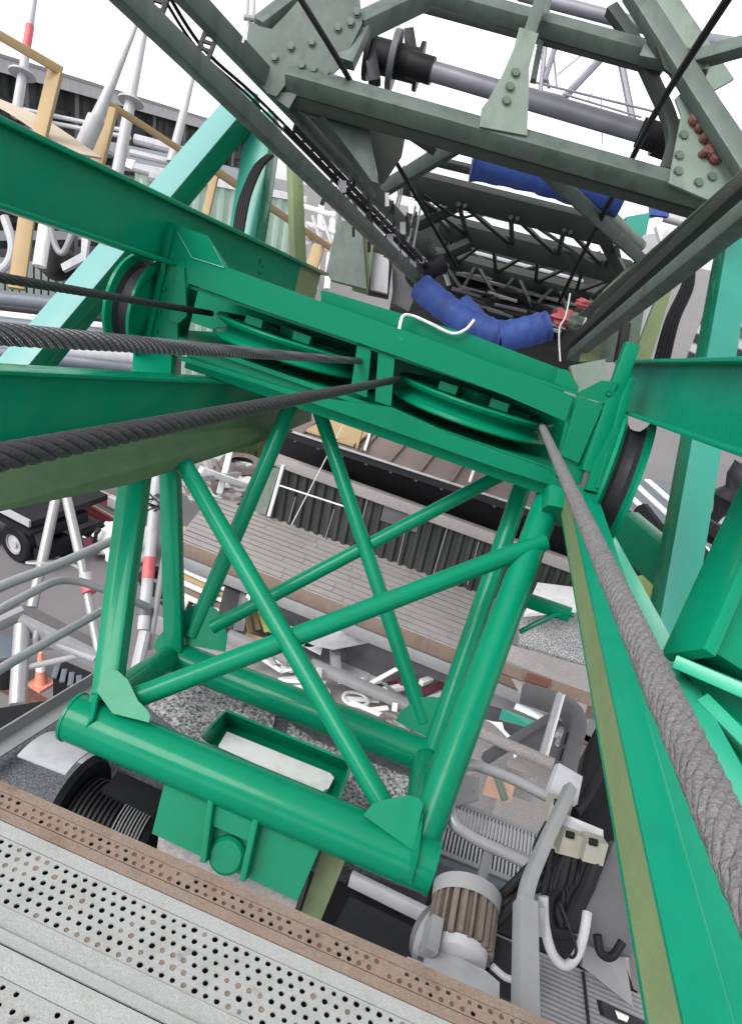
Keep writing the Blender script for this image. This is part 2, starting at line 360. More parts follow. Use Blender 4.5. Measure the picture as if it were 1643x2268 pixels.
for c, sg, lab in ((WHL, -1, 'upright green guide wheel at the left end of the crosshead'), (WHR, 1, 'upright green guide wheel with dark groove at the right end of the crosshead')):
    wh = thing('guide_wheel', lab, 'sheave', c, 'upright guide wheels on the crosshead ends')
    Rw = .33 if sg < 0 else .385
    ax = (BA * 1.0 + (FW * -.12)).normalized() if sg > 0 else BA
    o = c + ax * (.07 * sg)
    pr = [(.07, .09), (Rw - .11, .06), (Rw - .05, .095), (Rw, .095), (Rw, .075), (Rw - .045, .055)]
    part('flange', wh, M['green'], lambda bm: lathe(bm, o, ax, pr, 64))
    part('flange', wh, M['green'], lambda bm: lathe(bm, o, -ax, pr, 64))
    part('groove', wh, M['dark'], lambda bm: lathe(bm, o, ax, [(Rw - .045, .056), (Rw - .075, .03), (Rw - .08, 0), (Rw - .075, -.03), (Rw - .045, -.056)], 64))
    part('hub', wh, M['green'], lambda bm: lathe(bm, o, ax, [(0, .13), (.08, .13), (.09, .12), (.09, -.12), (.08, -.13), (0, -.13)], 28))
    part('bearing_arm', wh, M['green'], lambda bm: sweep(bm, rect(.16, .03, .004), [o - ax * (.11 * sg) + BN * .25, o - ax * (.11 * sg) - BN * .10], ax))

hx0 = None
def hexbolt(c, nrm, par, mt, r=.016):
    part('bolt', par, mt, lambda bm: (sweep(bm, circ(r, 6), [c, c + nrm * .018], UP), sweep(bm, circ(r * 1.35, 14), [c - nrm * .002, c + nrm * .004], UP)), 30)
for x, y in ((1346, 872), (1334, 905), (1322, 938), (1310, 972), (1298, 1006), (1288, 1036), (384, 520), (377, 556), (366, 640), (356, 690), (348, 735), (1270, 960)): hexbolt(PB(x, y, -.001), -BB, blk, M['greenb'], .013)
# ---- lattice frame
FTL, FTR = P(165, 1588, 3.55), P(955, 1919, 3.28)
BTL, BTR = P(380, 1452, 4.75), P(942, 1674, 4.45)
fr = thing('steel_portal', 'green welded tubular portal frame with crossed braces under the crosshead', 'steel frame', (FTL + FTR) / 2)
g = M['green']
def ctube(name, p, q, r, n=28, lip=.0):
    return part(name, fr, g, lambda bm: sweep(bm, circ(r, n), [p, q]), 35, .004)
ctube('front_tube', FTL, FTR, .126, 40)
ctube('rear_tube', BTL, BTR, .112, 36)
part('end_cap', fr, g, lambda bm: sweep(bm, circ(.131, 40), [FTL - (FTR - FTL).normalized() * .012, FTL + (FTR - FTL).normalized() * .004]), 35, .003)
part('end_cap', fr, g, lambda bm: sweep(bm, circ(.131, 40), [FTR + (FTR - FTL).normalized() * .012, FTR - (FTR - FTL).normalized() * .004]), 35, .003)
ctube('link_tube', BTL + V((0, 0, 0)), P(232, 1560, 3.62), .085)
ctube('link_tube', BTR, P(920, 1850, 3.36), .08)
part('leg_head', fr, g, lambda bm: sweep(bm, rect(.27, .22, .02), [PB(352, 770, .16), P(342, 912, 4.42)], -FW))
part('leg', fr, g, lambda bm: sweep(bm, rect(.17, .15, .015), [P(322, 890, 4.40), P(238, 1540, 3.56)], -FW, [1.0, .78]))
part('leg', fr, g, lambda bm: sweep(bm, rect(.125, .12, .012), [P(374, 890, 4.62), P(388, 1440, 4.7)], -FW))
ctube('leg', PB(1226, 1075, .2), P(928, 1878, 3.34), .088)
ctube('leg', P(1162, 1060, 4.86), P(958, 1660, 4.42), .066)
ctube('leg', P(1207, 1140, 4.42), P(972, 1690, 3.98), .050)
part('leg_head', fr, g, lambda bm: sweep(bm, rect(.19, .19, .03), [PB(1240, 1050, .16), P(1232, 1140, 4.2)], -FW))
ctube('brace', P(362, 950, 4.36), P(866, 1812, 3.34), .0545)
ctube('brace', P(288, 1550, 3.58), P(1205, 1200, 4.15), .057)
ctube('brace', P(697, 880, 5.02), P(938, 1600, 4.5), .052)
ctube('brace', P(470, 1390, 4.74), P(1132, 1040, 4.88), .049)
ctube('brace', P(648, 890, 5.02), P(424, 1410, 4.76), .058)
FP = (P(322, 890, 4.36), (P(238, 1540, 3.5) - P(322, 890, 4.36)).cross(FTR - FTL).normalized())
BP = (BTL, (P(700, 895, 5.0) - BTL).cross(BTR - BTL).normalized())
def gus(px, pl, off, th=.014):
    nn = pl[1] if pl[1].dot(FW) < 0 else -pl[1]
    return part('gusset', fr, g, lambda bm: plate(bm, [PP(x, y, pl[0] + nn * off, pl[1]) for x, y in px], th, nn), bev=.002)
gus([(214, 1530), (240, 1478), (262, 1486), (284, 1506), (306, 1552), (326, 1572), (334, 1586), (330, 1600), (250, 1580)], FP, .03)
gus([(805, 1806), (824, 1781), (862, 1769), (903, 1761), (928, 1768), (937, 1780), (914, 1884)], FP, .03)
gus([(406, 1356), (433, 1339), (462, 1340), (480, 1350), (494, 1378), (503, 1406), (498, 1444), (412, 1428)], BP, .03)
gus([(876, 1597), (884, 1578), (903, 1563), (931, 1545), (960, 1543), (978, 1549), (960, 1640)], BP, .03)
gus([(378, 1388), (360, 1400), (344, 1420), (340, 1436), (361, 1449), (379, 1440)], BP, .05)
part('fin', fr, g, lambda bm: plate(bm, [P(216, 1488, 3.58), P(226, 1496, 3.56), P(206, 1590, 3.40), P(178, 1634, 3.42), P(172, 1634, 3.42)], .012), bev=.002)
part('fin', fr, g, lambda bm: plate(bm, [P(931, 1800, 3.30), P(938, 1800, 3.30), P(926, 1900, 3.14), P(909, 1960, 3.14), P(914, 1890, 3.14)], .012), bev=.002)
# weld beads where braces meet
def beads(bm):
    for (x, y, d, r) in ((640, 1425, 3.80, .056), (812, 1206, 4.86, .051)):
        lathe(bm, P(x, y, d), FW, [(r * 1.05, -.012), (r * 1.15, 0), (r * 1.05, .012)], 20)
# weld beads along the true intersection of two tubes
def weld(p, q, r, A, B, R, nm='weld_bead'):
    d = (q - p).normalized(); s = d.orthogonal().normalized(); t = d.cross(s); ab = (B - A).normalized(); L_ = (q - p).length; pts = []
    for i in range(37):
        a = 2 * math.pi * i / 36; o = (s * math.cos(a) + t * math.sin(a)) * r; lo, hi = None, None
        u = 0.0; prev = None
        for k in range(240):
            u = L_ * k / 239.0; x = p + d * u + o; v = x - A; dist = (v - ab * v.dot(ab)).length
            if dist <= R: pts.append(x + o.normalized() * .002); break
    if len(pts) > 30: part(nm, fr, g, lambda bm: sweep(bm, circ(.0075, 6), pts), 60)
for (p, q, r) in ((PB(1226, 1075, .2), P(928, 1878, 3.34), .088), (P(362, 950, 4.36), P(866, 1812, 3.34), .0545), (P(1205, 1200, 4.15), P(288, 1550, 3.58), .057), (BTL, P(232, 1560, 3.62), .085), (BTR, P(920, 1850, 3.36), .08)):
    weld(p, q, r, FTL, FTR, .127)
for (p, q, r) in ((P(1162, 1060, 4.86), P(958, 1660, 4.42), .066), (P(697, 880, 5.02), P(938, 1600, 4.5), .052), (P(648, 890, 5.02), P(424, 1410, 4.76), .058), (P(1132, 1040, 4.88), P(470, 1390, 4.74), .049)):
    weld(p, q, r, BTL, BTR, .113)
weld(P(288, 1550, 3.58), P(1205, 1200, 4.15), .057, PB(1226, 1075, .2), P(928, 1878, 3.34), .089)
weld(P(288, 1550, 3.58), P(640, 1416, 3.80), .057, P(362, 950, 4.36), P(866, 1812, 3.34), .0555)
weld(P(1205, 1200, 4.15), P(640, 1416, 3.80), .057, P(362, 950, 4.36), P(866, 1812, 3.34), .0555)
# foot box under the front tube
FTA = (FTR - FTL).normalized()
_dn = (P(337, 1845, 3.45) - P(364, 1734, 3.5)).normalized()
fn = FTA.cross(_dn).normalized()
if fn.dot(FW) > 0: fn = -fn
fo = P(520, 1800, 3.40)
def PF(x, y, off=0.0): return PP(x, y, fo + fn * off, fn)
part('foot_plate', fr, g, lambda bm: plate(bm, [PF(*p) for p in ((366, 1728), (337, 1846), (658, 1996), (708, 1880))], .3, fn), bev=.004)
def boss(bm):
    lathe(bm, PF(506, 1892, .0), fn, [(0, .045), (.075, .045), (.09, .03), (.09, -.01)], 28)
part('boss', fr, g, boss)
for a_, b_ in (((474, 1758), (455, 1905)), ((573, 1802), (541, 1945))):
    part('foot_rib', fr, g, lambda bm: sweep(bm, rect(.03, .09, .004), [PF(*a_, .045), PF(*b_, .045)], fn))
part('foot_shelf', fr, g, lambda bm: plate(bm, [PF(*p, .05) for p in ((478, 1780), (572, 1822), (560, 1868), (470, 1828))], .05, fn), bev=.004)
part('foot_plate', fr, M['olive'], lambda bm: plate(bm, [PF(*p, -.22) for p in ((716, 1876), (768, 1898), (706, 2050), (660, 2040))], .05, fn), bev=.004)
# tray between the tubes
TPn = (FTR - FTL).cross(BTL - FTL).normalized()
if TPn.z < 0: TPn = -TPn
def PT(x, y, off=0.0): return PP(x, y, FTL + TPn * off, TPn)
tray = thing('drip_tray', 'green open tray holding a white board between the two big tubes', 'tray', PT(620, 1670, -.1))
part('tray_floor', tray, g, lambda bm: plate(bm, [PT(*p, -.10) for p in ((458, 1640), (508, 1590), (772, 1700), (748, 1782))], .01, TPn))
part('tray_wall', tray, g, lambda bm: plate(bm, [PT(500, 1576, .03), PT(776, 1690, .03), PT(772, 1712, -.1), PT(505, 1606, -.1)], .015), bev=.002)
part('tray_wall', tray, g, lambda bm: plate(bm, [PT(450, 1632, .03), PT(500, 1576, .03), PT(505, 1606, -.1), PT(470, 1650, -.1)], .015), bev=.002)
part('tray_wall', tray, g, lambda bm: plate(bm, [PT(776, 1690, .03), PT(748, 1772, .03), PT(738, 1770, -.1), PT(764, 1706, -.1)], .015), bev=.002)
part('board', tray, M['white'], lambda bm: plate(bm, [PT(*p, -.06) for p in ((486, 1648), (503, 1620), (731, 1712), (740, 1722), (728, 1746), (718, 1750))], .02, TPn), bev=.004)

# ---- rolled beams
def ibeam(name, label, A, B, t0, t1, H, wt, wb, tf=.02, tw=.014, m='green', mb=None, tsplit=None, side=0.0, stiff=True):
    d = B - A; p, q = A + d * t0, A + d * t1
    a = d.normalized(); s = a.cross(Z).normalized(); n = s.cross(a)
    if s.dot(FW) > 0: s = -s                                        # s points towards the camera side
    th = thing(name, label, 'steel beam', lerp(p, q, .5) - n * H)
    segs = [(p, q, M[m])] if tsplit is None else [(p, A + d * tsplit, M[m]), (A + d * tsplit, q, M['olive'])]
    for i, (x, y, mm) in enumerate(segs):
        part('web', th, mm, lambda bm: sweep(bm, rect(tw, H - 2 * tf), [x - n * (H / 2), y - n * (H / 2)], n))
        part('top_flange', th, mm, lambda bm: sweep(bm, rect(wt, tf, .004), [x - n * (tf / 2), y - n * (tf / 2)], n))
        part('bottom_flange', th, M[mb] if mb else mm, lambda bm: sweep(bm, rect(wb, tf, .004), [x - n * (H - tf / 2) + s * side, y - n * (H - tf / 2) + s * side], n))
    for f in ((.3, .62) if stiff else ()):
        c = lerp(p, q, f) - n * (H / 2)
        part('stiffener', th, segs[0][2], lambda bm: boxat(bm, c - s * .04, a, s, n, .012, .06, H - 2 * tf))
    return th, n, s, a
IB1 = ibeam('rolled_beam', 'deep green rolled beam sloping from the upper left to behind the crosshead', P(0, 262, 3.1), P(660, 577, 6.0), -.10, 1.16, .385, .17, .25, tf=.028, tsplit=1.02)
IB2 = ibeam('rolled_beam', 'green rolled beam at left with wide olive lower flange below the thick ropes', P(0, 812, 3.1), P(620, 846, 5.35), -.12, 1.1, .40, .15, .16)
part('skirt_plate', IB2[0], M['skirt'], lambda bm: plate(bm, [P(-120, 1016, 2.86), P(0, 1000, 3.12), P(400, 952, 4.3), P(690, 884, 5.6), P(690, 932, 5.55), P(564, 985, 4.9), P(289, 1073, 3.9), P(0, 1133, 3.05), P(-120, 1155, 2.8)], .02), bev=.002)
IB3 = ibeam('rolled_beam', 'bright green rolled beam running off the right edge beside the guide wheel', P(1390, 803, 5.0), P(1643, 800, 2.75), -.03, 1.35, .345, .16, .22, m='greenf', stiff=False)
# stencil marks on the upper left beam web
def stencil(bm):
    n, s, a = IB1[1:]
    w0 = P(0, 262, 3.1); 
    for (x, y, hw, hh) in ((577, 579, 4, 8), (583, 590, 5, 3), (576, 606, 3, 5)):
        c = PP(x, y, w0 + s * .011, s); boxat(bm, c, a, s, n, hw * .005, .003, hh * .005)
part('stencil_mark', bpy.data.objects['rolled_beam'], M['ink'], stencil)

# ---- box strut coming down to the camera at right
SP, SQ = P(1279, 1110, 4.15), P(1420, 1677, 2.0)
sdn = (SQ - SP).normalized(); SE = SP + (SQ - SP) * 1.72
_vv = (lerp(SP, SE, .6) - CAM).normalized()
_sx = sdn.cross(_vv).normalized()
if _sx.dot(RT) < 0: _sx = -_sx
_ff = _sx.cross(sdn).normalized()
if _ff.dot(_vv) > 0: _ff = -_ff
SN = (_ff * math.cos(R_(25)) + _sx * math.sin(R_(25))).normalized(); SS = SN.cross(sdn).normalized()
if SS.dot(_sx) < 0: SS = -SS
st = thing('box_strut', 'big bright green box strut with olive left side rising from the bottom right corner', 'steel strut', SE)
part('face_plate', st, M['greenf'], lambda bm: sweep(bm, [(-.086, -.006), (.086, -.006), (.086, .006), (.004, .012), (0, .0145), (-.004, .012), (-.086, .006)] if True else None, [SP + SN * .085, SE + SN * .085], SN), 25)
part('side_plate', st, M['olivel'], lambda bm: sweep(bm, rect(.012, .166), [SP - SS * .078, SE - SS * .078], SN))
part('side_plate', st, g, lambda bm: sweep(bm, rect(.012, .166), [SP + SS * .078, SE + SS * .078], SN))
part('back_plate', st, g, lambda bm: sweep(bm, rect(.172, .012), [SP - SN * .09, SE - SN * .09], SN))

# ---- right hand columns and flanges
part_r = thing('flanged_strut', 'narrow green flanged strut with pale top flange under the grey fuzzy rope', 'steel strut', P(1660, 1800, 1.9))
FRA, FRB = P(1335, 1180, 4.05), P(1625, 1745, 2.05)
FRB = FRA + (FRB - FRA) * 1.25
part('flange', part_r, M['mintg'], lambda bm: sweep(bm, rect(.13, .018, .004), [FRA, FRB], (Z * .75 - FW * .6)))
_fd = (FRB - FRA).normalized(); _fu = ((Z * .75 - FW * .6) - _fd * (Z * .75 - FW * .6).dot(_fd)).normalized()
part('web', part_r, g, lambda bm: sweep(bm, rect(.014, .30), [FRA - _fu * .16, FRB - _fu * .16], _fu))
col = thing('green_column', 'broad green column at the right edge with a pale collar at its foot', 'steel column', P(1590, 1500, 2.6))
part('shaft', col, g, lambda bm: sweep(bm, rect(.25, .22, .03), [P(1790, 990, 2.95), P(1588, 1478, 2.62)], -FW))
part('side_flange', col, g, lambda bm: sweep(bm, rect(.05, .26, .006), [P(1700, 1050, 2.80), P(1520, 1452, 2.50)], -FW))
part('collar', col, M['mintg'], lambda bm: sweep(bm, rect(.05, .30, .006), [P(1507, 1468, 2.60), P(1790, 1590, 2.35)], -FW))
part('foot', col, g, lambda bm: plate(bm, [P(1520, 1492, 2.60), P(1760, 1600, 2.38), P(1800, 1900, 2.3), P(1640, 1740, 2.3)], .04))
part('foot_rib', col, M['mintg'], lambda bm: sweep(bm, rect(.05, .10, .006), [P(1560, 1560, 2.48), P(1720, 1720, 2.2)], -FW))
BRT = (-42, -25, 24)
def diag(name, lab, p, q, w_, up, m, h=None):
    o = part(name, None, M[m], lambda bm: sweep(bm, rect(w_, h or w_, .012), [p, q], up)); return tag(o, lab, 'steel brace')
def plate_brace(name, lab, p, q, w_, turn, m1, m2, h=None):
    """square brace of four plates; turn = degrees its face painted as sky-lit is turned away from the camera"""
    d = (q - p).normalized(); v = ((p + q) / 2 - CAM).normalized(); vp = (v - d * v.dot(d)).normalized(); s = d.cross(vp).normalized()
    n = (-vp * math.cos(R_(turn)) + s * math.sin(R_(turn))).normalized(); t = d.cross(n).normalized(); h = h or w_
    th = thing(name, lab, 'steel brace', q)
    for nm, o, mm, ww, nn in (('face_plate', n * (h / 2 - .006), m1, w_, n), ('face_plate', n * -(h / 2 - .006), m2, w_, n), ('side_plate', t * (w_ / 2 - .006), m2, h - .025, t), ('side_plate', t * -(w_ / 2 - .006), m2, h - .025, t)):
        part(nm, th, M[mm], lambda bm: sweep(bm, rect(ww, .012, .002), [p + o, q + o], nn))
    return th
plate_brace('square_brace', 'green square brace with a sky-lit pale mint face slanting behind the upper left beam', P(552, 226, 6.4), P(32, 841, 5.2), .24, BRT[0], 'mintp', 'green')
plate_brace('square_brace', 'short green upright brace carrying black cables left of the boom rails', P(588, 270, 6.6), P(540, 580, 6.3), .26, BRT[1], 'mint', 'green')
diag('square_brace', 'slim olive post between the green brace and the boom foot', P(652, 360, 7.6), P(661, 600, 7.3), .14, (-FW + RT * .6), 'olive')
plate_brace('square_brace', 'tall green square column with a sky-lit mint face behind the right rolled beam', P(1650, 400, 5.9), P(1464, 1480, 4.5), .22, BRT[2], 'mint', 'green')

# ---- wire ropes: stranded helices
def wire_rope(name, label, p, q, R, mt, strands=6, lay=5.0, d0=0.0, fuzz=0.0, rsf=.37, worn=False):
    d = (q - p); L_ = d.length; a = d / L_; s = a.orthogonal().normalized(); t = a.cross(s)
    bm = BM(); rs = R * rsf; rc = R - rs; n = max(8, int(L_ / (lay * 2 * R) * 22)); pf = circ(1.0, 8)
    for k in range(strands):
        rings = []
        for i in range(n + 1):
            z = L_ * i / n; ph = 2 * math.pi * (z / (lay * 2 * R) + k / strands)
            c = p + a * z + (s * math.cos(ph) + t * math.sin(ph)) * rc
            er = s * math.cos(ph) + t * math.sin(ph); et = (-s * math.sin(ph) + t * math.cos(ph))
            f = 2 * math.pi * rc / (lay * 2 * R); tn = (a + et * f).normalized(); bn = tn.cross(er)
            j = 1 + fuzz * random.uniform(-1, 1)
            rings.append([bm.verts.new(c + er * (x * rs * j) + bn * (y * rs * 1.12 * j)) for x, y in pf])
        for i in range(n):
            for j in range(8): bm.faces.new((rings[i][j], rings[i][(j + 1) % 8], rings[i + 1][(j + 1) % 8], rings[i + 1][j]))
        bm.faces.new(rings[0][::-1]); bm.faces.new(rings[-1])
    sweep(bm, circ(rc, 12), [p, q])
    o = obj(name, bm, M[mt], None, 60); tag(o, label, 'wire rope')
    if worn:
        def ww(bm):
            for k in range(strands):
                for e in (-.16, .16):
                    pts = []
                    for i in range(n + 1):
                        z = L_ * i / n; ph = 2 * math.pi * (z / (lay * 2 * R) + (k + .5 + e) / strands)
                        pts.append(p + a * z + (s * math.cos(ph) + t * math.sin(ph)) * (R * .90))
                    sweep(bm, circ(R * .055, 4), pts)
        stuff(part('worn_wire', o, M['lgrey'], ww, 60))
    return o
def extend(p, q, t): return p + (q - p) * t
a_, b_ = P(0, 615, 2.6), P(466, 694, 4.72); wire_rope('wire_rope', 'slim dark rope entering the left sheave from the left edge, uppermost of the thick ropes', extend(a_, b_, -.15), extend(a_, b_, 1.01), .021, 'rope', 7, 9, rsf=.33)
a_, b_ = P(0, 740, 1.15), P(800, 800, 4.35); wire_rope('wire_rope', 'black stranded rope with pale wear stripes, second from the top at left', extend(a_, b_, -.10), b_, .0205, 'rope', 8, 5.4, rsf=.32, worn=True)
a_, b_ = P(0, 1013, .95), P(884, 840, 4.35); wire_rope('wire_rope', 'thickest black twisted rope crossing low over the left rolled beam', extend(a_, b_, -.08), b_, .0215, 'rope')
a_, b_ = P(1200, 945, 4.3), P(1532, 1676, .74); wire_rope('wire_rope', 'dusty grey fuzzy rope running down the right side over the pale flange', a_, extend(a_, b_, 1.085), .0235, 'ropeg', 9, 4.6, fuzz=.14, rsf=.32)

# ================================================================ MACHINERY DECK AND WALKWAY
# ---- perforated walkway (height 8 m, two metres below the camera)
WZ = 8.0
wA = PZ(0, 1815, WZ); we = (PZ(564, 2069, WZ) - wA); we.z = 0; we.normalize(); wf = V((we.y, -we.x, 0))
if wf.dot(V((0, 1, 0))) > 0: wf = -wf                          # towards the camera
def wuv(x, y, z=WZ):
    d = PZ(x, y, z) - wA; return d.dot(we), d.dot(wf)
def W(u, v, z=WZ): return V((wA.x, wA.y, z)) + we * u + wf * v
vw = (wuv(0, 2069)[1] + wuv(413, 2261)[1]) / 2                   # width of the pale panel
vb = (wuv(0, 1742)[1] + wuv(564, 1993)[1]) / 2                   # far edge of the rusty band
U0, U1 = wuv(0, 1742)[0] - .5, wuv(1200, 2290)[0] + .3
walk = thing('perforated_walkway', 'worn pale walkway of perforated plate with a rusty far border', 'walkway', W(.5, vw / 2))
def perforate(bm, u0, u1, v0, v1, pu, pv, r, zf, th=.006, seed=1, skip=.0):
    rnd = random.Random(seed)
    rows = int((v1 - v0) / pv); plugs = []
    for j in range(rows):
        va = v0 + j * pv; off = (j % 2) * pu * .5
        n = int((u1 - u0) / pu)
        for i in range(-1, n + 1):
            ua = u0 + i * pu + off
            cu, cv = ua + pu / 2, va + pv / 2
            out = [W(ua + a * pu, va + b * pv, zf(va + b * pv)) for a, b in ((1, .5), (1, 1), (.5, 1), (0, 1), (0, .5), (0, 0), (.5, 0), (1, 0))]
            O = [bm.verts.new(p) for p in out]
            if rnd.random() < skip:
                bm.faces.new(O); continue
            I = []; D = []
            rr = r * rnd.uniform(.85, 1.12)
            for k in range(8):
                a = R_(45 * k + 0); du, dv = rr * math.cos(a) + rnd.uniform(-.0006, .0006), rr * math.sin(a) + rnd.uniform(-.0006, .0006)
                I.append(bm.verts.new(W(cu + du, cv + dv, zf(cv + dv)))); D.append(bm.verts.new(W(cu + du, cv + dv, zf(cv + dv) - th)))
            for k in range(8):
                bm.faces.new((O[k], O[(k + 1) % 8], I[(k + 1) % 8], I[k]))
                bm.faces.new((I[k], I[(k + 1) % 8], D[(k + 1) % 8], D[k]))
            plugs.append((cu, cv, rr))
    return plugs, v0 + rows * pv
bm = BM(); flat = lambda v: WZ
plugs, vend = perforate(bm, U0, U1, .045, vw - .05, .0335, .0285, .0082, flat)
pan = stuff(obj('perforated_panel', bm, M['walk'], walk, 0))
del pan['kind']
def edge(name, v0, v1, z0, m, th=.02, z1=None):
    z1 = z0 if z1 is None else z1
    return part(name, walk, M[m], lambda bm: sweep(bm, [(v0, z0 - th), (v1, z1 - th), (v1, z1), (v0, z0)], [W(U0, 0, 0), W(U1, 0, 0)], Z), bev=.003)
# sweep's sideways axis is +t x up = -wf or +wf: measure it
_s = we.cross(Z); SG = 1 if _s.dot(wf) > 0 else -1
def strip(name, v0, v1, z0, z1, m, th=.02, par=None):
    pr = [(SG * v0, z0 - th), (SG * v1, z1 - th), (SG * v1, z1), (SG * v0, z0)]
    return part(name, par or walk, M[m], lambda bm: sweep(bm, pr, [V((wA.x, wA.y, 0)) + we * U0, V((wA.x, wA.y, 0)) + we * U1], Z), bev=.003)
strip('edge_strip', .004, .043, WZ + .004, WZ + .003, 'walk')
strip('edge_strip', vend + .002, vw - .006, WZ + .003, WZ + .002, 'walk')
strip('lip', vw - .004, vw + .006, WZ + .012, WZ + .012, 'walk', .05)
strip('void_sheet', -.02, vw, WZ - .06, WZ - .06, 'dark', .02)  # dark sheet standing in for the shaded void below the holes
rnd = random.Random(4)
def plugf(bm):
    for cu, cv, rr in plugs:
        p = .10 + .55 * max(0, math.sin(cu * 5.1 + 1.2) * math.sin(cv * 17 + cu * 2.0))
        if rnd.random() < p:
            c = W(cu, cv, WZ - rnd.uniform(.0008, .0035)); vs = [bm.verts.new(c + we * (rr * .97 * math.cos(R_(45 * k))) + wf * (rr * .97 * math.sin(R_(45 * k)))) for k in range(8)]
            bm.faces.new(vs)
stuff(part('hole_dirt', walk, M['rust'], plugf, 0)); 
# rusty border: a shallow upstand leaning away from the panel
bz = lambda v: WZ + .006 + (v < -.0) * (-v) * .10
bm = BM(); rplugs, rvend = perforate(bm, U0, U1, vb + .02, -.018, .031, .0235, .0074, bz, seed=5, skip=.06)
obj('rusty_border', bm, M['rust'], walk, 0)
strip('rusty_edge', vb - .012, vb + .018, bz(vb), bz(vb + .018), 'rust', .03)
strip('rusty_edge', rvend + .002, .001, bz(rvend), WZ + .006, 'rust', .03)
strip('void_sheet', vb, -.025, WZ - .05, WZ - .05, 'dark', .02)
def rpf(bm):
    for cu, cv, rr in rplugs:
        if rnd.random() < .62:
            c = W(cu, cv, bz(cv) - rnd.uniform(.0015, .005)); vs = [bm.verts.new(c + we * (rr * .97 * math.cos(R_(45 * k))) + wf * (rr * .97 * math.sin(R_(45 * k)))) for k in range(8)]
            bm.faces.new(vs)
M['rustdk'] = mat('deep_rust', (.15, .055, .04), .9, 0, (.07, .04, .035), .6, 20, .4, 60)
stuff(part('rust_scale', walk, M['rustdk'], rpf, 0))
# second, lower panel nearest the camera
low = thing('step_panel', 'grey perforated step panel at the bottom left corner below the pale walkway', 'step', W(.2, vw + .15, WZ - .03))
bm = BM(); zlow = lambda v: WZ - .035
p2, v2e = perforate(bm, U0, U1, vw + .075, vw + .40, .042, .036, .0075, zlow, seed=9, skip=.45)
obj('perforated_panel', bm, M['walk'], low, 0)
strip('edge_strip', vw + .012, vw + .073, WZ - .030, WZ - .034, 'walk', .02, low)
strip('void_sheet', vw + .01, vw + .4, WZ - .09, WZ - .09, 'dark', .02, low)

# ---- machinery deck
DZ = 6.5
deck = part('machinery_deck', None, M['deck'], lambda bm: plate(bm, [PZ(x, y, DZ) for x, y in ((-500, 1990), (0, 1660), (205, 1530), (300, 1490), (392, 1474), (940, 1692), (948, 1985), (700, 1900), (366, 1762), (262, 1712), (215, 1780), (120, 1815), (-200, 2100))], .12, Z))
structure(deck)
def DPL(name, px, z, m, th=.03):
    o = part(name, None, M[m], lambda bm: plate(bm, [PZ(x, y, z) for x, y in px], th, Z), bev=.003); return o
mats_ = [DPL('antislip_mat', [(330, 1560), (420, 1500), (610, 1582), (600, 1640), (470, 1655), (430, 1640)], DZ + .03, 'decklt'),
         DPL('antislip_mat', [(640, 1600), (700, 1640), (905, 1720), (905, 1800), (700, 1790), (620, 1690)], DZ + .03, 'decklt')]
tag(mats_[0], 'pale rough anti-slip mat left of the drip tray on the machinery deck', 'mat')
tag(mats_[1], 'pale rough anti-slip mat under the long brace right of the drip tray', 'mat')
structure(part('machine_pit', None, M['black'], lambda bm: plate(bm, [PZ(x, y, 5.6) for x, y in ((-200, 1600), (300, 1520), (1330, 1960), (1500, 2500), (600, 2700), (-400, 2200))], .1, Z)))
ang = part('angle_bar', None, M['grey'], lambda bm: sweep(bm, prof_L(.11, .10, .012), [PZ(-160, 1742, DZ + .12), PZ(222, 1505, DZ + .12)], Z)); tag(ang, 'grey steel angle bar edging the machinery deck at left', 'edge bar')
plinth = part('plinth', None, M['conc'], lambda bm: plate(bm, [PF(*p, -.12) for p in ((352, 1850), (660, 1992), (640, 2060), (345, 1905))], .35, fn), bev=.01); tag(plinth, 'grey plinth under the green foot plate', 'plinth')
# brake drum with white guard at left
_c = PZ(255, 1835, 6.55); dax = FTA.copy(); dax.z = 0; dax.normalize()
drum = thing('rope_drum', 'dark grooved winding drum half hidden behind the rusty border', 'drum', _c)
pr = []
for k in range(15): pr += [(.20 + .0, -.22 + .03 * k), (.20 + .018, -.22 + .03 * k + .008), (.20 + .018, -.22 + .03 * k + .018), (.20, -.22 + .03 * k + .026)]
part('drum_shell', drum, M['black'], lambda bm: lathe(bm, _c, dax, pr, 40))
part('drum_flange', drum, M['black'], lambda bm: lathe(bm, _c - dax * .24, dax, [(0, .015), (.30, .015), (.33, -.015), (0, -.015)], 44))
part('drum_flange', drum, M['black'], lambda bm: lathe(bm, _c + dax * .26, dax, [(0, .015), (.24, .015), (.27, -.015), (0, -.015)], 44))
def ringl(bm):
    for k in range(8): lathe(bm, _c + dax * (-.02 + .03 * k), dax, [(.221, -.003), (.2235, 0), (.221, .003)], 40)
part('wire_wrap', drum, M['grey'], lambda bm: sweep(bm, circ(.0035, 5), [_c + dax * (.06 + .17 * i / 400) + (dax.orthogonal().normalized() * math.cos(i * .14) + dax.cross(dax.orthogonal().normalized()) * math.sin(i * .14)) * .222 for i in range(400)]), 60)
_g = PZ(150, 1800, 6.6)
grd = thing('drum_guard', 'curved pale sheet guard over the left end of the winding drum', 'guard', _g)
part('guard_shell', grd, M['lgrey'], lambda bm: lathe(bm, _c - dax * .40, dax, [(.36, -.17), (.36, .13), (.35, .13), (.35, -.17), (.36, -.17)], 40, -wf, -100, 100))
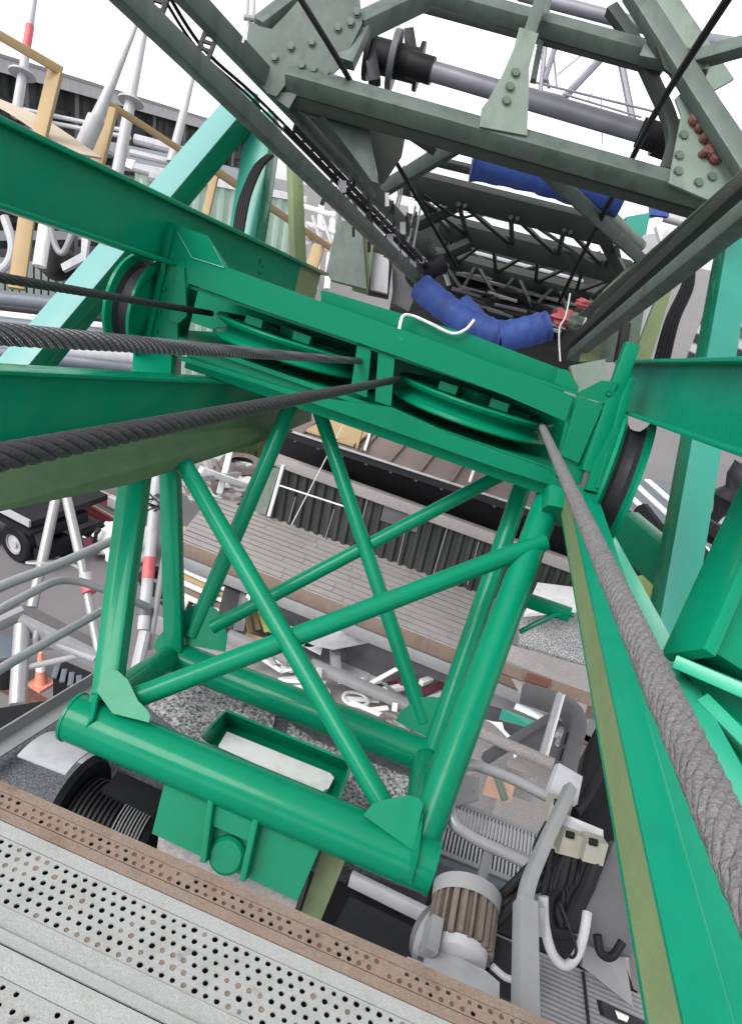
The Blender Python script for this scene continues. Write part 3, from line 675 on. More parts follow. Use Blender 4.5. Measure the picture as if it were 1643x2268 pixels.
# foot bars in the pit
tag(part('pit_beam', None, M['lgrey'], lambda bm: sweep(bm, rect(.07, .07, .006), [PZ(265, 1815, 6.5), PZ(340, 1850, 6.5)], Z)), 'pale short bar beside the winding drum', 'bar')
hat = part('pit_hatch', None, M['black'], lambda bm: plate(bm, [PZ(x, y, 6.78) for x, y in ((226, 1752), (262, 1706), (362, 1752), (346, 1812))], .03, Z), bev=.004); tag(hat, 'black hatch plate over the right half of the winding drum', 'hatch')
# dark gearbox right of the foot
gb = thing('gearbox', 'black gearbox housing under the right end of the front tube', 'gearbox', PZ(850, 2090, 6.3))
part('casing', gb, M['black'], lambda bm: plate(bm, [PZ(x, y, 6.75) for x, y in ((770, 1950), (935, 2030), (990, 2100), (930, 2190), (700, 2080))], .5, Z), bev=.03)
part('lid', gb, M['dark'], lambda bm: plate(bm, [PZ(x, y, 6.86) for x, y in ((775, 1985), (930, 2060), (905, 2140), (735, 2060))], .1, Z), bev=.02)
part('rail', gb, M['lgrey'], lambda bm: sweep(bm, rect(.035, .09, .006), [PZ(776, 1945, 6.9), PZ(985, 2048, 6.9)], Z))
part('lid_edge', gb, M['lgrey'], lambda bm: sweep(bm, rect(.012, .012, .002), [PZ(730, 2055, 6.87), PZ(826, 2098, 6.87)], Z))
def blts(bm): pass
shd = part('splash_shield', None, M['lgrey'], lambda bm: plate(bm, [PZ(x, y, 7.1) for x, y in ((902, 2118), (958, 2140), (972, 2160), (974, 2225), (900, 2195))], .25, Z), bev=.02)
tag(shd, 'pale grey splash shield between gearbox and finned motor', 'shield')
cpl = thing('coupling', 'dirty grey shaft coupling left of the finned motor', 'coupling', P(965, 2080, 3.05))
_ca, _cb = P(950, 2065, 3.1), P(1000, 2100, 3.0)
for i, (t, r) in enumerate(((0, .13), (.35, .16), (.7, .12))):
    part('disc', cpl, M['dgrey'] if i != 1 else M['grey'], lambda bm: sweep(bm, circ(r, 28), [lerp(_ca, _cb, t), lerp(_ca, _cb, t + .25)]), bev=.01)
# finned electric motor with hood
mA, mB = P(1032, 1992, 3.05), P(1014, 2108, 2.86)
max_ = (mB - mA).normalized()
mot = thing('electric_motor', 'brown finned electric motor under a round grey hood', 'motor', lerp(mA, mB, .5))
part('motor_body', mot, M['brown'], lambda bm: sweep(bm, circ(.115, 36), [mA, mB]))
_ms = max_.cross(FW).normalized(); _mt = max_.cross(_ms)
fin0 = None
for k in range(22):
    a = R_(360 / 22 * k); d = _ms * math.cos(a) + _mt * math.sin(a); t = max_.cross(d)
    part('fin', mot, M['brown'], lambda bm: boxat(bm, lerp(mA, mB, .5) + d * .13, d, t, max_, .035, .012 + .006 * (k % 3), (mB - mA).length * (.96 - .05 * (k % 2))))
hoodd = (RT * .1 + UP * .95 - FW * .4).normalized()
part('hood', mot, M['grey'], lambda bm: lathe(bm, mA + max_ * .02, -max_, [(.150, -.02), (.156, .05), (.10, .08), (0, .085)], 40))
part('end_bell', mot, M['lgrey'], lambda bm: lathe(bm, mB, max_, [(.125, -.01), (.12, .03), (.08, .05), (0, .05)], 36))
part('terminal_box', mot, M['grey'], lambda bm: boxat(bm, P(955, 2075, 2.8), max_, _ms, _mt, .14, .05, .08), bev=.006)
bs = part('motor_base', None, M['lgrey'], lambda bm: plate(bm, [P(946, 2096, 2.84), P(1000, 2112, 2.80), P(1076, 2150, 2.74), P(1106, 2176, 2.70), P(1104, 2290, 2.45), P(922, 2200, 2.52)], .25), bev=.006)
tag(bs, 'pale grey steel base box below the finned motor', 'motor base')
wv = thing('small_valve', 'tiny dark valve with a slim stem on the pale motor base', 'valve', P(1035, 2240, 2.5))
part('valve_body', wv, M['dgrey'], lambda bm: boxat(bm, P(1036, 2236, 2.5), RT, UP, FW, .025, .05, .03), bev=.006)
part('stem', wv, M['black'], lambda bm: sweep(bm, circ(.003, 6), [P(1022, 2250, 2.5), P(1023, 2208, 2.5)]))

# ---- right side: grating, rails, boxes, cables
GZ = 6.3
grt = thing('bar_grating', 'grey bar grating walkway right of the portal frame', 'grating', PZ(1080, 1850, GZ))
gA, gB, gC = PZ(950, 1760, GZ), PZ(1215, 1860, GZ), PZ(945, 1880, GZ)
ge = (gB - gA); gl = ge.length; ge.normalize(); gf = Z.cross(ge).normalized()
if gf.dot(gC - gA) < 0: gf = -gf
gwid = (gC - gA).dot(gf)
first = None
nb = 34
for k in range(nb):
    c = gA + ge * (gl * (k + .5) / nb) + gf * (gwid / 2)
    if first is None: first = part('bar', grt, M['lgrey'], lambda bm: boxat(bm, c, ge, gf, Z, .012, gwid, .035)); c0 = c
    else: clone(first, grt, c - c0)
for v_ in (0, .5, 1):
    part('cross_bar', grt, M['grey'], lambda bm: boxat(bm, gA + ge * gl / 2 + gf * (gwid * v_) + Z * .006, ge, gf, Z, gl, .03, .04))
part('fascia', grt, M['slate'], lambda bm: boxat(bm, gA + ge * gl / 2 + gf * (gwid + .06) - Z * .06, ge, gf, Z, gl, .05, .16))
part('kick_plate', grt, M['grey'], lambda bm: plate(bm, [PZ(985, 1790, GZ + .05), PZ(1060, 1770, GZ + .05), PZ(1062, 1722, GZ + .05), PZ(1010, 1712, GZ + .05)], .02, Z))
rl = thing('loop_rail', 'grey bent pipe guard rail looped over the bar grating', 'guard rail', P(1000, 1880, 3.4))
part('pipe', rl, M['galv'], lambda bm: sweep(bm, circ(.030, 14), arcpts([P(1225, 1772, 3.75), P(1130, 1722, 3.8), P(1040, 1690, 3.75), P(1010, 1712, 3.65), P(993, 1785, 3.5), P(1005, 1828, 3.45), P(1050, 1858, 3.45), P(1215, 1935, 3.4)], .12)))
part('rail_post', rl, M['grey'], lambda bm: sweep(bm, rect(.05, .03, .004), [P(1085, 1872, 3.44), P(1062, 1958, 3.5)], FW))
# tall post bending over, bottom right
ps = thing('bent_post', 'light grey square post rising from the bottom edge and bending right', 'post', P(1165, 2268, 2.2))
part('post_lower', ps, M['grey'], lambda bm: sweep(bm, rect(.075, .075, .008), [P(1163, 2420, 2.05), P(1163, 2000, 2.62)], -FW))
part('post_upper', ps, M['grey'], lambda bm: sweep(bm, rect(.05, .05, .006), spline([P(1160, 2005, 2.62), P(1172, 1950, 2.72), P(1205, 1870, 2.9), P(1238, 1800, 3.05), P(1262, 1745, 3.2)], 5), -FW))
part('flange_plate', ps, M['grey'], lambda bm: boxat(bm, P(1192, 2035, 2.62), RT, UP, FW, .04, .11, .05), bev=.006)
wp = part('white_conduit', None, M['lgrey'], lambda bm: sweep(bm, circ(.020, 14), spline([P(1203, 1985, 2.75), P(1206, 2050, 2.72), P(1222, 2110, 2.7), P(1250, 2138, 2.7), P(1276, 2118, 2.7), P(1292, 2070, 2.75), P(1300, 2020, 2.8)], 8)))
tag(wp, 'pale plastic conduit hanging in a U beside the bent post', 'conduit')
for i, (px, d, nm) in enumerate((((1205, 1762, 1262, 1822), 3.2, 'beige limit switch box highest of the three by the cables'), ((1237, 1842, 1282, 1884), 3.05, 'beige junction box between the other two boxes'), ((1288, 1858, 1334, 1900), 3.0, 'stained beige junction box nearest the olive strut side'))):
    cx, cy = (px[0] + px[2]) / 2, (px[1] + px[3]) / 2
    b = thing('junction_box', nm, 'electrical box', P(cx, cy, d), 'beige boxes among the cables')
    part('housing', b, M['beige'], lambda bm: boxat(bm, P(cx, cy, d), (RT * .96 - UP * .25).normalized(), (UP * .96 + RT * .25).normalized(), FW, .052 * d / 1.5 * .9, .052 * d / 1.6, .08), bev=.008)
    part('gland', b, M['black'], lambda bm: sweep(bm, circ(.016, 12), [P(cx - 6, cy - 16, d - .05), P(cx + 10, cy - 12, d - .05)]))
br = thing('white_bracket', 'pale folded bracket above the highest beige box', 'bracket', P(1235, 1740, 3.3))
part('bracket_plate', br, M['lgrey'], lambda bm: plate(bm, [P(1238, 1690, 3.4), P(1290, 1720, 3.4), P(1276, 1790, 3.3), P(1220, 1768, 3.3), P(1218, 1745, 3.3)], .04), bev=.004)
br2 = thing('white_bracket', 'pale strip bracket above the two lower beige boxes', 'bracket', P(1290, 1830, 3.1))
part('bracket_plate', br2, M['lgrey'], lambda bm: plate(bm, [P(1243, 1800, 3.12), P(1335, 1838, 3.05), P(1336, 1862, 3.03), P(1240, 1826, 3.08)], .04), bev=.004)
swp = part('switch_panel', None, M['black'], lambda bm: plate(bm, [P(1296, 1660, 3.9), P(1325, 1600, 4.0), P(1360, 1860, 3.5), P(1330, 1895, 3.4), P(1262, 1825, 3.5)], .12), bev=.006); tag(swp, 'black switch panel standing behind the two lower beige boxes', 'panel')
blx = part('black_casing', None, M['black'], lambda bm: plate(bm, [P(1240, 1888, 3.25), P(1345, 1915, 3.2), P(1312, 2062, 3.0), P(1226, 2036, 3.05)], .2), bev=.02); tag(blx, 'black casing behind the dense cables below the beige boxes', 'casing')
bst = part('pale_offcut', None, M['white'], lambda bm: plate(bm, [P(1294, 1935, 3.05), P(1308, 1945, 3.05), P(1300, 1985, 3.0), P(1285, 2022, 2.98), P(1272, 2016, 2.98), P(1288, 1972, 3.0)], .02)); tag(bst, 'torn white scrap wedged among the black cables', 'scrap')
cab = part('control_cabinet', None, M['dgrey'], lambda bm: plate(bm, [P(1362, 1860, 3.1), P(1420, 1890, 3.1), P(1400, 2120, 2.85), P(1272, 2070, 2.85)], .12), bev=.01)
tag(cab, 'dark grey control cabinet beside the olive side of the strut', 'cabinet')
def cable(pts, r, lab, m='black', grp='black cables below the beige boxes', name='power_cable'):
    o = part(name, None, M[m], lambda bm: sweep(bm, circ(r, 10), spline(pts, 8))); return tag(o, lab, 'cable', grp)
cable([P(1215, 1825, 3.2), P(1188, 1880, 3.2), P(1195, 1915, 3.15), P(1150, 1960, 3.15), P(1075, 2005, 3.2), P(1040, 2020, 3.25)], .022, 'black cable looping from the highest beige box to the motor')
cable([P(1232, 1828, 3.2), P(1205, 1885, 3.2), P(1212, 1925, 3.15), P(1165, 1975, 3.1), P(1090, 2025, 3.2), P(1060, 2040, 3.2)], .022, 'black cable running just under the looping motor cable')
cable([P(1258, 1885, 3.05), P(1240, 1960, 3.0), P(1215, 2000, 2.95), P(1225, 2060, 2.9), P(1290, 2060, 2.9)], .032, 'thick black cable dropping from the middle beige box')
cable([P(1272, 1888, 3.05), P(1255, 1970, 3.0), P(1236, 2010, 2.95), P(1250, 2055, 2.9)], .030, 'thick black cable beside the pale U conduit')
cable([P(1320, 1900, 3.0), P(1300, 1960, 2.95), P(1275, 2010, 2.9), P(1262, 2060, 2.85)], .034, 'thickest black cable under the stained beige box')
cable([P(1335, 1690, 3.5), P(1300, 1760, 3.4), P(1270, 1800, 3.3)], .03, 'black cable coming down beside the olive strut side')
cable([P(1300, 1885, 3.02), P(1290, 1950, 3.0), P(1272, 1990, 2.98), P(1262, 2030, 2.95)], .028, 'black cable hanging close in front of the dark cabinet')
cable([P(1240, 2000, 2.75), P(1262, 2060, 2.7), P(1275, 2100, 2.68), P(1268, 2120, 2.68), P(1250, 2112, 2.68)], .006, 'thin black wire curling inside the pale U conduit')
cable([P(1322, 2070, 2.8), P(1330, 2110, 2.78), P(1355, 2118, 2.78), P(1378, 2085, 2.8)], .018, 'short black cable loop below the dark cabinet')
cable([P(1090, 2140, 2.8), P(1120, 2165, 2.8), P(1150, 2172, 2.8)], .014, 'grey cable sagging between the motor and the bent post', 'lgrey')
rr = random.Random(5)
for i in range(9):
    x = 1222 + i * 11; 
    cable([P(x, 1880 + rr.uniform(-25, 15), 3.06), P(x - 14 + rr.uniform(-10, 10), 1945, 3.0), P(x - 26 + rr.uniform(-12, 12), 2000, 2.95), P(x - 14 + rr.uniform(-22, 22), 2058, 2.9)], rr.uniform(.008, .016), 'slim black cable in the hanging bundle in front of the black casing', 'black', 'slim cables in the hanging bundle', 'slim_cable')
for i, pts in enumerate(([(1190, 1905), (1150, 1945), (1110, 1985), (1080, 2010)], [(1200, 1930), (1150, 1985), (1108, 2010), (1076, 2062)], [(1085, 2060), (1130, 2010), (1165, 1975), (1205, 1960)])):
    cable([P(x, y, 3.1 - .04 * i) for x, y in pts], .024, ['black cable sloping left above the dark oblong box', 'black cable just over the dark oblong box', 'black cable rising from the dark oblong box to the bent post'][i])
mud = part('dark_box', None, M['dark'], lambda bm: plate(bm, [P(1095, 2070, 3.0), P(1190, 2112, 2.95), P(1180, 2165, 2.85), P(1090, 2125, 2.9)], .2), bev=.02); tag(mud, 'dark oblong box between the finned motor and the bent post', 'box')
# louvred wall, bottom right
lv = thing('louvre_wall', 'dark louvred vent wall along the bottom right behind the bent post', 'vent', PZ(1250, 2200, 6.4))
lA, lB = P(1088, 2070, 3.30), P(1420, 2212, 3.10); lD = P(1088, 2400, 2.78) - lA
part('backing', lv, M['black'], lambda bm: plate(bm, [lA + FW * .05, lB + FW * .05, lB + lD + FW * .05, lA + lD + FW * .05], .02))
ln = lD.cross(lB - lA).normalized(); 
if ln.dot(FW) > 0: ln = -ln
s0 = None
for k in range(28):
    o_ = lD * (k / 28.0)
    if s0 is None:
        s0 = part('slat', lv, M['grey'], lambda bm: sweep(bm, rect(.026, .006, .001), [lA, lB], (ln + lD.normalized() * .7)))
    else: clone(s0, lv, o_)
for t in (.3, .62):
    part('mullion', lv, M['dark'], lambda bm: sweep(bm, rect(.012, .012), [lerp(lA, lB, t) + ln * .012, lerp(lA, lB, t) + lD + ln * .012], ln))
hb = part('roof_box', None, M['grey'], lambda bm: plate(bm, [P(1300, 2040, 3.05), P(1378, 2085, 3.0), P(1402, 2232, 2.9), P(1288, 2140, 2.95)], .03), bev=.008); tag(hb, 'plain grey box top in front of the louvred wall right of the pale conduit', 'box')
lamp = thing('work_lamp', 'small flood lamp lying in front of the louvres at bottom right', 'lamp', P(1350, 2225, 2.7))
part('lamp_body', lamp, M['dark'], lambda bm: plate(bm, [P(1330, 2215, 2.7), P(1440, 2268, 2.65), P(1436, 2296, 2.63), P(1338, 2250, 2.67)], .08), bev=.008)
part('lamp_glass', lamp, M['white'], lambda bm: plate(bm, [P(1362, 2240, 2.655), P(1392, 2254, 2.64), P(1388, 2264, 2.64), P(1368, 2256, 2.65)], .01))

# ---- pale hand rails at left (a stair on the crane leg)
def rail(name, lab, pts, r, m='galv', rr=.2):
    o = part(name, None, M[m], lambda bm: sweep(bm, circ(r, 14), arcpts(pts, rr))); return tag(o, lab, 'handrail', 'pipe handrails at the left edge')
rail('handrail', 'pale pipe handrail highest of those at the left edge', [P(-120, 1360, 3.6), P(0, 1298, 3.9), P(120, 1255, 4.2), P(262, 1192, 4.6)], .031)
rail('handrail', 'bent pale pipe handrail turning down behind the left leg', [P(-120, 1422, 3.4), P(0, 1350, 3.7), P(142, 1275, 4.2), P(260, 1315, 4.4), P(330, 1345, 4.6)], .026, 'galv', .5)
rail('handrail', 'lowest pale pipe handrail crossing above the orange cone', [P(-120, 1558, 3.1), P(0, 1482, 3.4), P(90, 1430, 3.7), P(232, 1350, 4.2)], .026)

# ================================================================ GREY-GREEN LATTICE BOOM
boom = thing('lattice_boom', 'weathered grey green lattice boom running away and down at the top of the view', 'crane boom', P(1100, 400, 6))
bm_m, bd = M['boom'], M['boomd']
TU = (Z * .8 - FW * .6).normalized()                              # the boom leans, so its frames do too
TA = (Z * .62 - FW * .78).normalized()
def bbeam(name, p, q, w_, h_, up=TU, m=None, r=.006): return part(name, boom, m or bm_m, lambda bm: sweep(bm, rect(w_, h_, r), [p, q], up))
def chord(name, pts, w_, h_, m=None, up=Z): return part(name, boom, m or bm_m, lambda bm: sweep(bm, rect(w_, h_, .012), pts, up))
def ext(p, q, a, b): d = q - p; return p + d * a, p + d * b
# chords
chord('chord', [*ext(P(288, 0, 3.75), P(934, 626, 9.2), -.12, 1.0)], .125, .125, up=Z)
chord('chord', [*ext(P(425, 0, 4.6), P(985, 596, 10.2), -.12, 1.0)], .11, .15, up=Z)
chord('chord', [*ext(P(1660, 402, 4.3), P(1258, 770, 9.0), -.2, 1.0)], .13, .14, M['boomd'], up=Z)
chord('chord', [*ext(P(1660, 470, 3.9), P(1268, 788, 8.6), -.2, 1.0)], .13, .13, up=Z)
chord('chord_flange', [*ext(P(1660, 384, 4.32), P(1290, 700, 8.3), -.2, 1.0)], .13, .02, M['pale'], up=Z)
# cross beam A with gussets
A0, A1 = P(640, 172, 5.45), P(1580, 438, 5.25)
bbeam('cross_beam', A0, A1, .17, .15, up=TA)
GP = (P(700, 110, 5.38), (-FW * .9 - UP * .15).normalized())
def bpl(name, px, off=0.0, th=.02, m='boom', pl=GP):
    return part(name, boom, M[m], lambda bm: plate(bm, [PP(x, y, pl[0] + pl[1] * off, pl[1]) for x, y in px], th, pl[1]), bev=.003)
gl_ = bbeam('lower_flange', P(628, 206, 5.6), P(1592, 474, 5.4), .22, .10, m=bd)  # dark bar added as the shaded underside of the cross beam
bpl('gusset', [(552, 45), (575, 58), (602, 64), (640, 25), (668, -8), (797, -8), (802, 52), (760, 136), (752, 150), (700, 196), (640, 176), (612, 214), (590, 205), (540, 130)])
bpl('gusset', [(540, 128), (590, 204), (640, 178), (660, 205), (640, 240), (600, 212), (575, 168)], -.03)
bpl('web_plate', [(676, 202), (760, 222), (812, 255), (838, 405), (824, 402), (700, 232)], -.25, .03, 'boom')
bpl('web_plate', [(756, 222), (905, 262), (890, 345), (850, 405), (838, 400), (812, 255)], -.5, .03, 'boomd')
bpl('web_plate', [(640, 215), (690, 205), (720, 250), (700, 262), (668, 250)], -.2, .03, 'boom')
bbeam('diagonal', P(648, 192, 5.6), P(832, 408, 7.0), .13, .10)
bbeam('diagonal', P(792, 62, 5.45), P(935, -6, 5.7), .16, .16)
bbeam('diagonal', P(802, 62, 5.45), P(765, 142, 5.42), .14, .10)
bbeam('diagonal', P(575, 60, 5.4), P(680, -20, 5.5), .13, .12)
bolt0 = None
def bolt(px, par, pl, off=.0, r=.03):
    global bolt0
    c = PP(px[0], px[1], pl[0] + pl[1] * off, pl[1])
    if bolt0 is None:
        bolt0 = part('bolt', par, bm_m, lambda bm: (sweep(bm, circ(r, 6), [c, c + pl[1] * .026], UP), sweep(bm, circ(r * 1.25, 14), [c - pl[1] * .002, c + pl[1] * .006], UP)), 30); bolt.c = c
        ORG[bolt0.name] = ORG[par.name]
    else:
        clone(bolt0, par, c - bolt.c)
for q in ((690, 94), (748, 62), (776, 50), (668, 145), (694, 153), (722, 161), (608, 128), (644, 104), (790, 28), (740, 176)): bolt(q, boom, GP)
GR = (P(1540, 320, 5.15), (-FW * .95 + UP * .1).normalized())
bpl('gusset', [(1494, 218), (1536, 178), (1580, 200), (1650, 300), (1650, 392), (1566, 442), (1480, 405), (1508, 256)], 0, .02, 'pale', GR)
for q in ((1512, 300), (1502, 345), (1500, 380), (1545, 405), (1575, 392)): bolt(q, boom, GR)
# rusty seized nuts
def nuts(bm):
    rr = random.Random(3)
    for (x, y, r) in ((1538, 266, .05), (1550, 282, .045), (1566, 290, .05), (1560, 306, .04), (1578, 318, .05), (1572, 336, .055), (1584, 350, .05), (1556, 340, .03)):
        c = PP(x, y, GR[0] + GR[1] * .02, GR[1]); lathe(bm, c, (GR[1] + RT * rr.uniform(-.3, .3)).normalized(), [(0, .05), (r * .7, .045), (r, .02), (r, -.03)], 9)
stuff(part('seized_nut', boom, M['rustdk'], nuts, 25, .004))
# hanger in the middle of beam A
HG = (P(1120, 200, 5.2), (-FW * .95 - UP * .1).normalized())
bpl('hanger_plate', [(1150, 60), (1192, 74), (1172, 148), (1167, 300), (1062, 280), (1066, 240), (1080, 222), (1112, 165), (1138, 105)], 0, .02, 'pale', HG)
for q in ((1141, 162), (1129, 193), (1121, 224)): bolt(q, boom, HG)
bbeam('hanger_post', P(1200, -10, 5.6), P(1160, 110, 5.35), .10, .10, up=-FW)
bbeam('hanger_post', P(1216, -10, 5.9), P(1180, 180, 5.7), .05, .05, up=-FW)
# beam D, X members
bbeam('cross_beam', P(930, -22, 6.0), P(1470, 128, 5.5), .17, .13, up=TA)
bbeam('lower_flange', P(918, 6, 6.1), P(1468, 154, 5.6), .2, .07, m=bd)  # shaded underside again, drawn as a separate dark bar
bbeam('diagonal', P(1400, -20, 5.3), P(1680, 420, 4.9), .15, .12, up=-FW)
bbeam('diagonal', P(1452, -30, 5.6), P(1600, 190, 5.5), .2, .03, up=-FW, m=M['pale'])
bbeam('diagonal', P(1420, 120, 5.35), P(1570, 150, 5.2), .12, .12, up=-FW)
bbeam('diagonal', P(1540, 132, 5.2), P(1680, 92, 4.9), .10, .12, up=-FW)
bpl('node_plate', [(1452, 100), (1520, 105), (1580, 130), (1545, 165), (1510, 185), (1470, 150)], .0, .03, 'boomd', (P(1510, 140, 5.15), -FW))
part('curved_frame', boom, bd, lambda bm: sweep(bm, rect(.10, .10, .01), spline([P(1352, 20, 5.7), P(1400, 90, 5.65), P(1448, 190, 5.6), P(1480, 262, 5.5), P(1490, 320, 5.45), P(1470, 380, 5.4)], 6), FW))
# lower cross beams further along
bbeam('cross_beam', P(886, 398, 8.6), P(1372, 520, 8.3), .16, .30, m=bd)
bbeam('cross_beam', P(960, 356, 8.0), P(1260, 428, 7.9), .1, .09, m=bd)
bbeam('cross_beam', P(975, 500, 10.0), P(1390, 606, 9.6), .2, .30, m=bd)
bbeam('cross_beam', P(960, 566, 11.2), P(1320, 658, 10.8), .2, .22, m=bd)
bbeam('diagonal', P(1160, 334, 5.5), P(1425, 580, 8.2), .16, .12)
tub = part('diagonal', boom, M['pale'], lambda bm: sweep(bm, circ(.075, 18), [P(1300, 430, 7.4), P(1418, 546, 8.0)]))
bbeam('diagonal', P(806, 446, 8.4), P(1045, 300, 6.4), .17, .14)
bbeam('diagonal', P(806, 232, 6.0), P(960, 335, 6.6), .06, .07, m=bd)
bbeam('diagonal', P(1185, 500, 9.6), P(1320, 590, 9.4), .03, .05, m=bd)
bbeam('diagonal', P(1030, 415, 8.8), P(1180, 480, 9.2), .03, .04, m=bd)
bbeam('diagonal', P(1330, 520, 8.6), P(1385, 620, 9.0), .15, .12, m=bd)
bbeam('diagonal', P(880, 520, 9.4), P(1010, 455, 9.0), .14, .14, m=bd)
bbeam('diagonal', P(1270, 420, 8.0), P(1445, 415, 7.4), .05, .07)
bbeam('diagonal', P(900, 600, 10.0), P(1040, 540, 9.8), .14, .14, m=bd)
bbeam('diagonal', P(1040, 560, 11.4), P(1280, 690, 11.2), .04, .06, m=bd)
bbeam('diagonal', P(1150, 600, 11.4), P(1330, 560, 10.8), .04, .06, m=bd)
# floor of the boom with loose planks
fl0 = part('boom_floor', boom, M['black'], lambda bm: plate(bm, [P(900, 470, 12.8), P(1400, 600, 12.2), P(1330, 800, 9.8), P(1090, 850, 9.6), P(860, 700, 10.6)], .1))
rr = random.Random(11)
for k in range(26):
    t = rr.random(); x = 1020 + rr.random() * 210; y = 572 + t * 115 + (x - 1020) * .22
    d = 11.4 - t * 1.2
    part('plank', boom, M[rr.choice(['dgrey', 'dark', 'dgrey', 'black', 'grey'])], lambda bm: sweep(bm, rect(.16 * rr.uniform(.5, 1.2), .04, .003), [P(x - 30 * rr.uniform(.5, 1.3), y - 8 + rr.uniform(-4, 4), d), P(x + 32 * rr.uniform(.5, 1.3), y + 8 + rr.uniform(-4, 4), d)], Z))
# zigzag lacing between the far cross beams, joined at its ends
rr = random.Random(77)
rows = [(P(905, 425, 8.5), P(1372, 540, 8.3)), (P(985, 508, 10.0), P(1390, 606, 9.7)), (P(968, 572, 11.1), P(1320, 658, 10.8)), (P(985, 632, 11.0), P(1300, 712, 10.6))]
for r_ in range(3):
    (a0, a1), (b0, b1) = rows[r_], rows[r_ + 1]
    for k in range(4):
        u0, u1, u2 = (k + .08) / 4, (k + .5) / 4, (k + .96) / 4
        for (t0, t1) in ((u0, u1), (u2, u1)):
            part('lacing_bar', boom, bd, lambda bm: sweep(bm, rect(.05, .05, .004), [lerp(a0, a1, t0), lerp(b0, b1, t1)], FW))
    part('node_bar', boom, bm_m, lambda bm: sweep(bm, rect(.07, .06, .004), [lerp(a0, a1, .02), lerp(b0, b1, .03)], FW))
    part('node_bar', boom, bm_m, lambda bm: sweep(bm, rect(.07, .06, .004), [lerp(a0, a1, .98), lerp(b0, b1, .97)], FW))
for k in range(5):
    part('walk_board', boom, M[['lgrey', 'grey', 'lgrey', 'grey', 'grey'][k]], lambda bm: sweep(bm, rect(.34, .04, .004), [P(1000 + 6 * k, 545 + 30 * k, 11.9 - .2 * k), P(1290 + 4 * k, 622 + 30 * k, 11.6 - .2 * k)], Z))
# added white sheets for pale sky and ground light seen through the lower bays
for px in ([(925, 395), (1010, 402), (1150, 455), (1085, 478), (950, 440)], [(1085, 476), (1180, 500), (1320, 545), (1300, 565), (1120, 520)], [(930, 455), (985, 470), (1060, 495), (960, 500)], [(1180, 480), (1330, 530), (1370, 560), (1330, 590), (1230, 540)], [(955, 515), (1060, 545), (1030, 560), (950, 540)]):
    pass
sht = thing('light_sheets', 'white sheets standing in for sky and ground light through the lower bays of the boom', 'roof sheet', P(1150, 480, 13.5))
for i, px in enumerate(([(905, 380), (1420, 500), (1420, 560), (905, 440)], [(905, 442), (1420, 562), (1400, 640), (905, 520)])):
    part('sheet', sht, M['white'], lambda bm: plate(bm, [P(x, y, 14 - i * .6) for x, y in px], .05))
# pipes and rollers
def pipe(name, lab, cat, p, q, r, m='purple', n=20):
    o = part(name, None, M[m], lambda bm: sweep(bm, circ(r, n), [p, q])); return tag(o, lab, cat)
t1 = thing('cross_pipe', 'fat grey violet pipe with dark end sleeves behind the hanger plate', 'pipe', P(1250, 250, 6.2))
part('pipe_body', t1, M['purple'], lambda bm: sweep(bm, circ(.090, 24), [P(930, 150, 6.4), P(1460, 305, 6.1)]))
part('sleeve', t1, M['black'], lambda bm: sweep(bm, circ(.125, 24), [P(1415, 292, 6.12), P(1500, 320, 6.08)]))
part('sleeve', t1, M['black'], lambda bm: sweep(bm, circ(.12, 24), [P(905, 142, 6.42), P(958, 158, 6.4)]))
part('collar', t1, M['black'], lambda bm: sweep(bm, circ(.17, 24), [P(1455, 300, 6.1), P(1490, 312, 6.1)]))
pipe('thin_pipe', 'slender pale pipe crossing the sky just below the upper cross beam', 'pipe', P(1000, 26, 7.2), P(1440, 150, 7.0), .030)
pipe('cross_pipe', 'pale violet pipe entering at the top edge right of the hanger post', 'pipe', P(1150, -14, 6.6), P(1440, 62, 6.4), .062)
pipe('cross_pipe', 'short pale pipe near the right edge beyond the long dark rope', 'pipe', P(1540, 88, 6.2), P(1700, 112, 6.2), .065)
wn = thing('boom_winch', 'black winch drum with grey side plate beyond the left gusset', 'winch', P(865, 130, 6.8))
wa = (P(940, 150, 6.8) - P(820, 118, 6.8)).normalized(); wc = P(868, 132, 6.8)
part('winch_drum', wn, M['black'], lambda bm: lathe(bm, wc, wa, [(0, .30), (.22, .30), (.22, .26), (.16, .25), (.16, -.2), (.24, -.21), (.24, -.26), (0, -.26)], 28))
part('side_plate', wn, M['dgrey'], lambda bm: lathe(bm, wc + wa * .02, wa, [(0, .03), (.27, .03), (.27, -.03), (0, -.03)], 28))
part('winch_arm', wn, M['dark'], lambda bm: sweep(bm, rect(.12, .12, .01), [P(812, 70, 6.7), P(830, 185, 6.7)], FW))
part('winch_arm', wn, M['dark'], lambda bm: sweep(bm, rect(.10, .12, .01), [P(905, 72, 6.9), P(920, 170, 6.8)], FW))
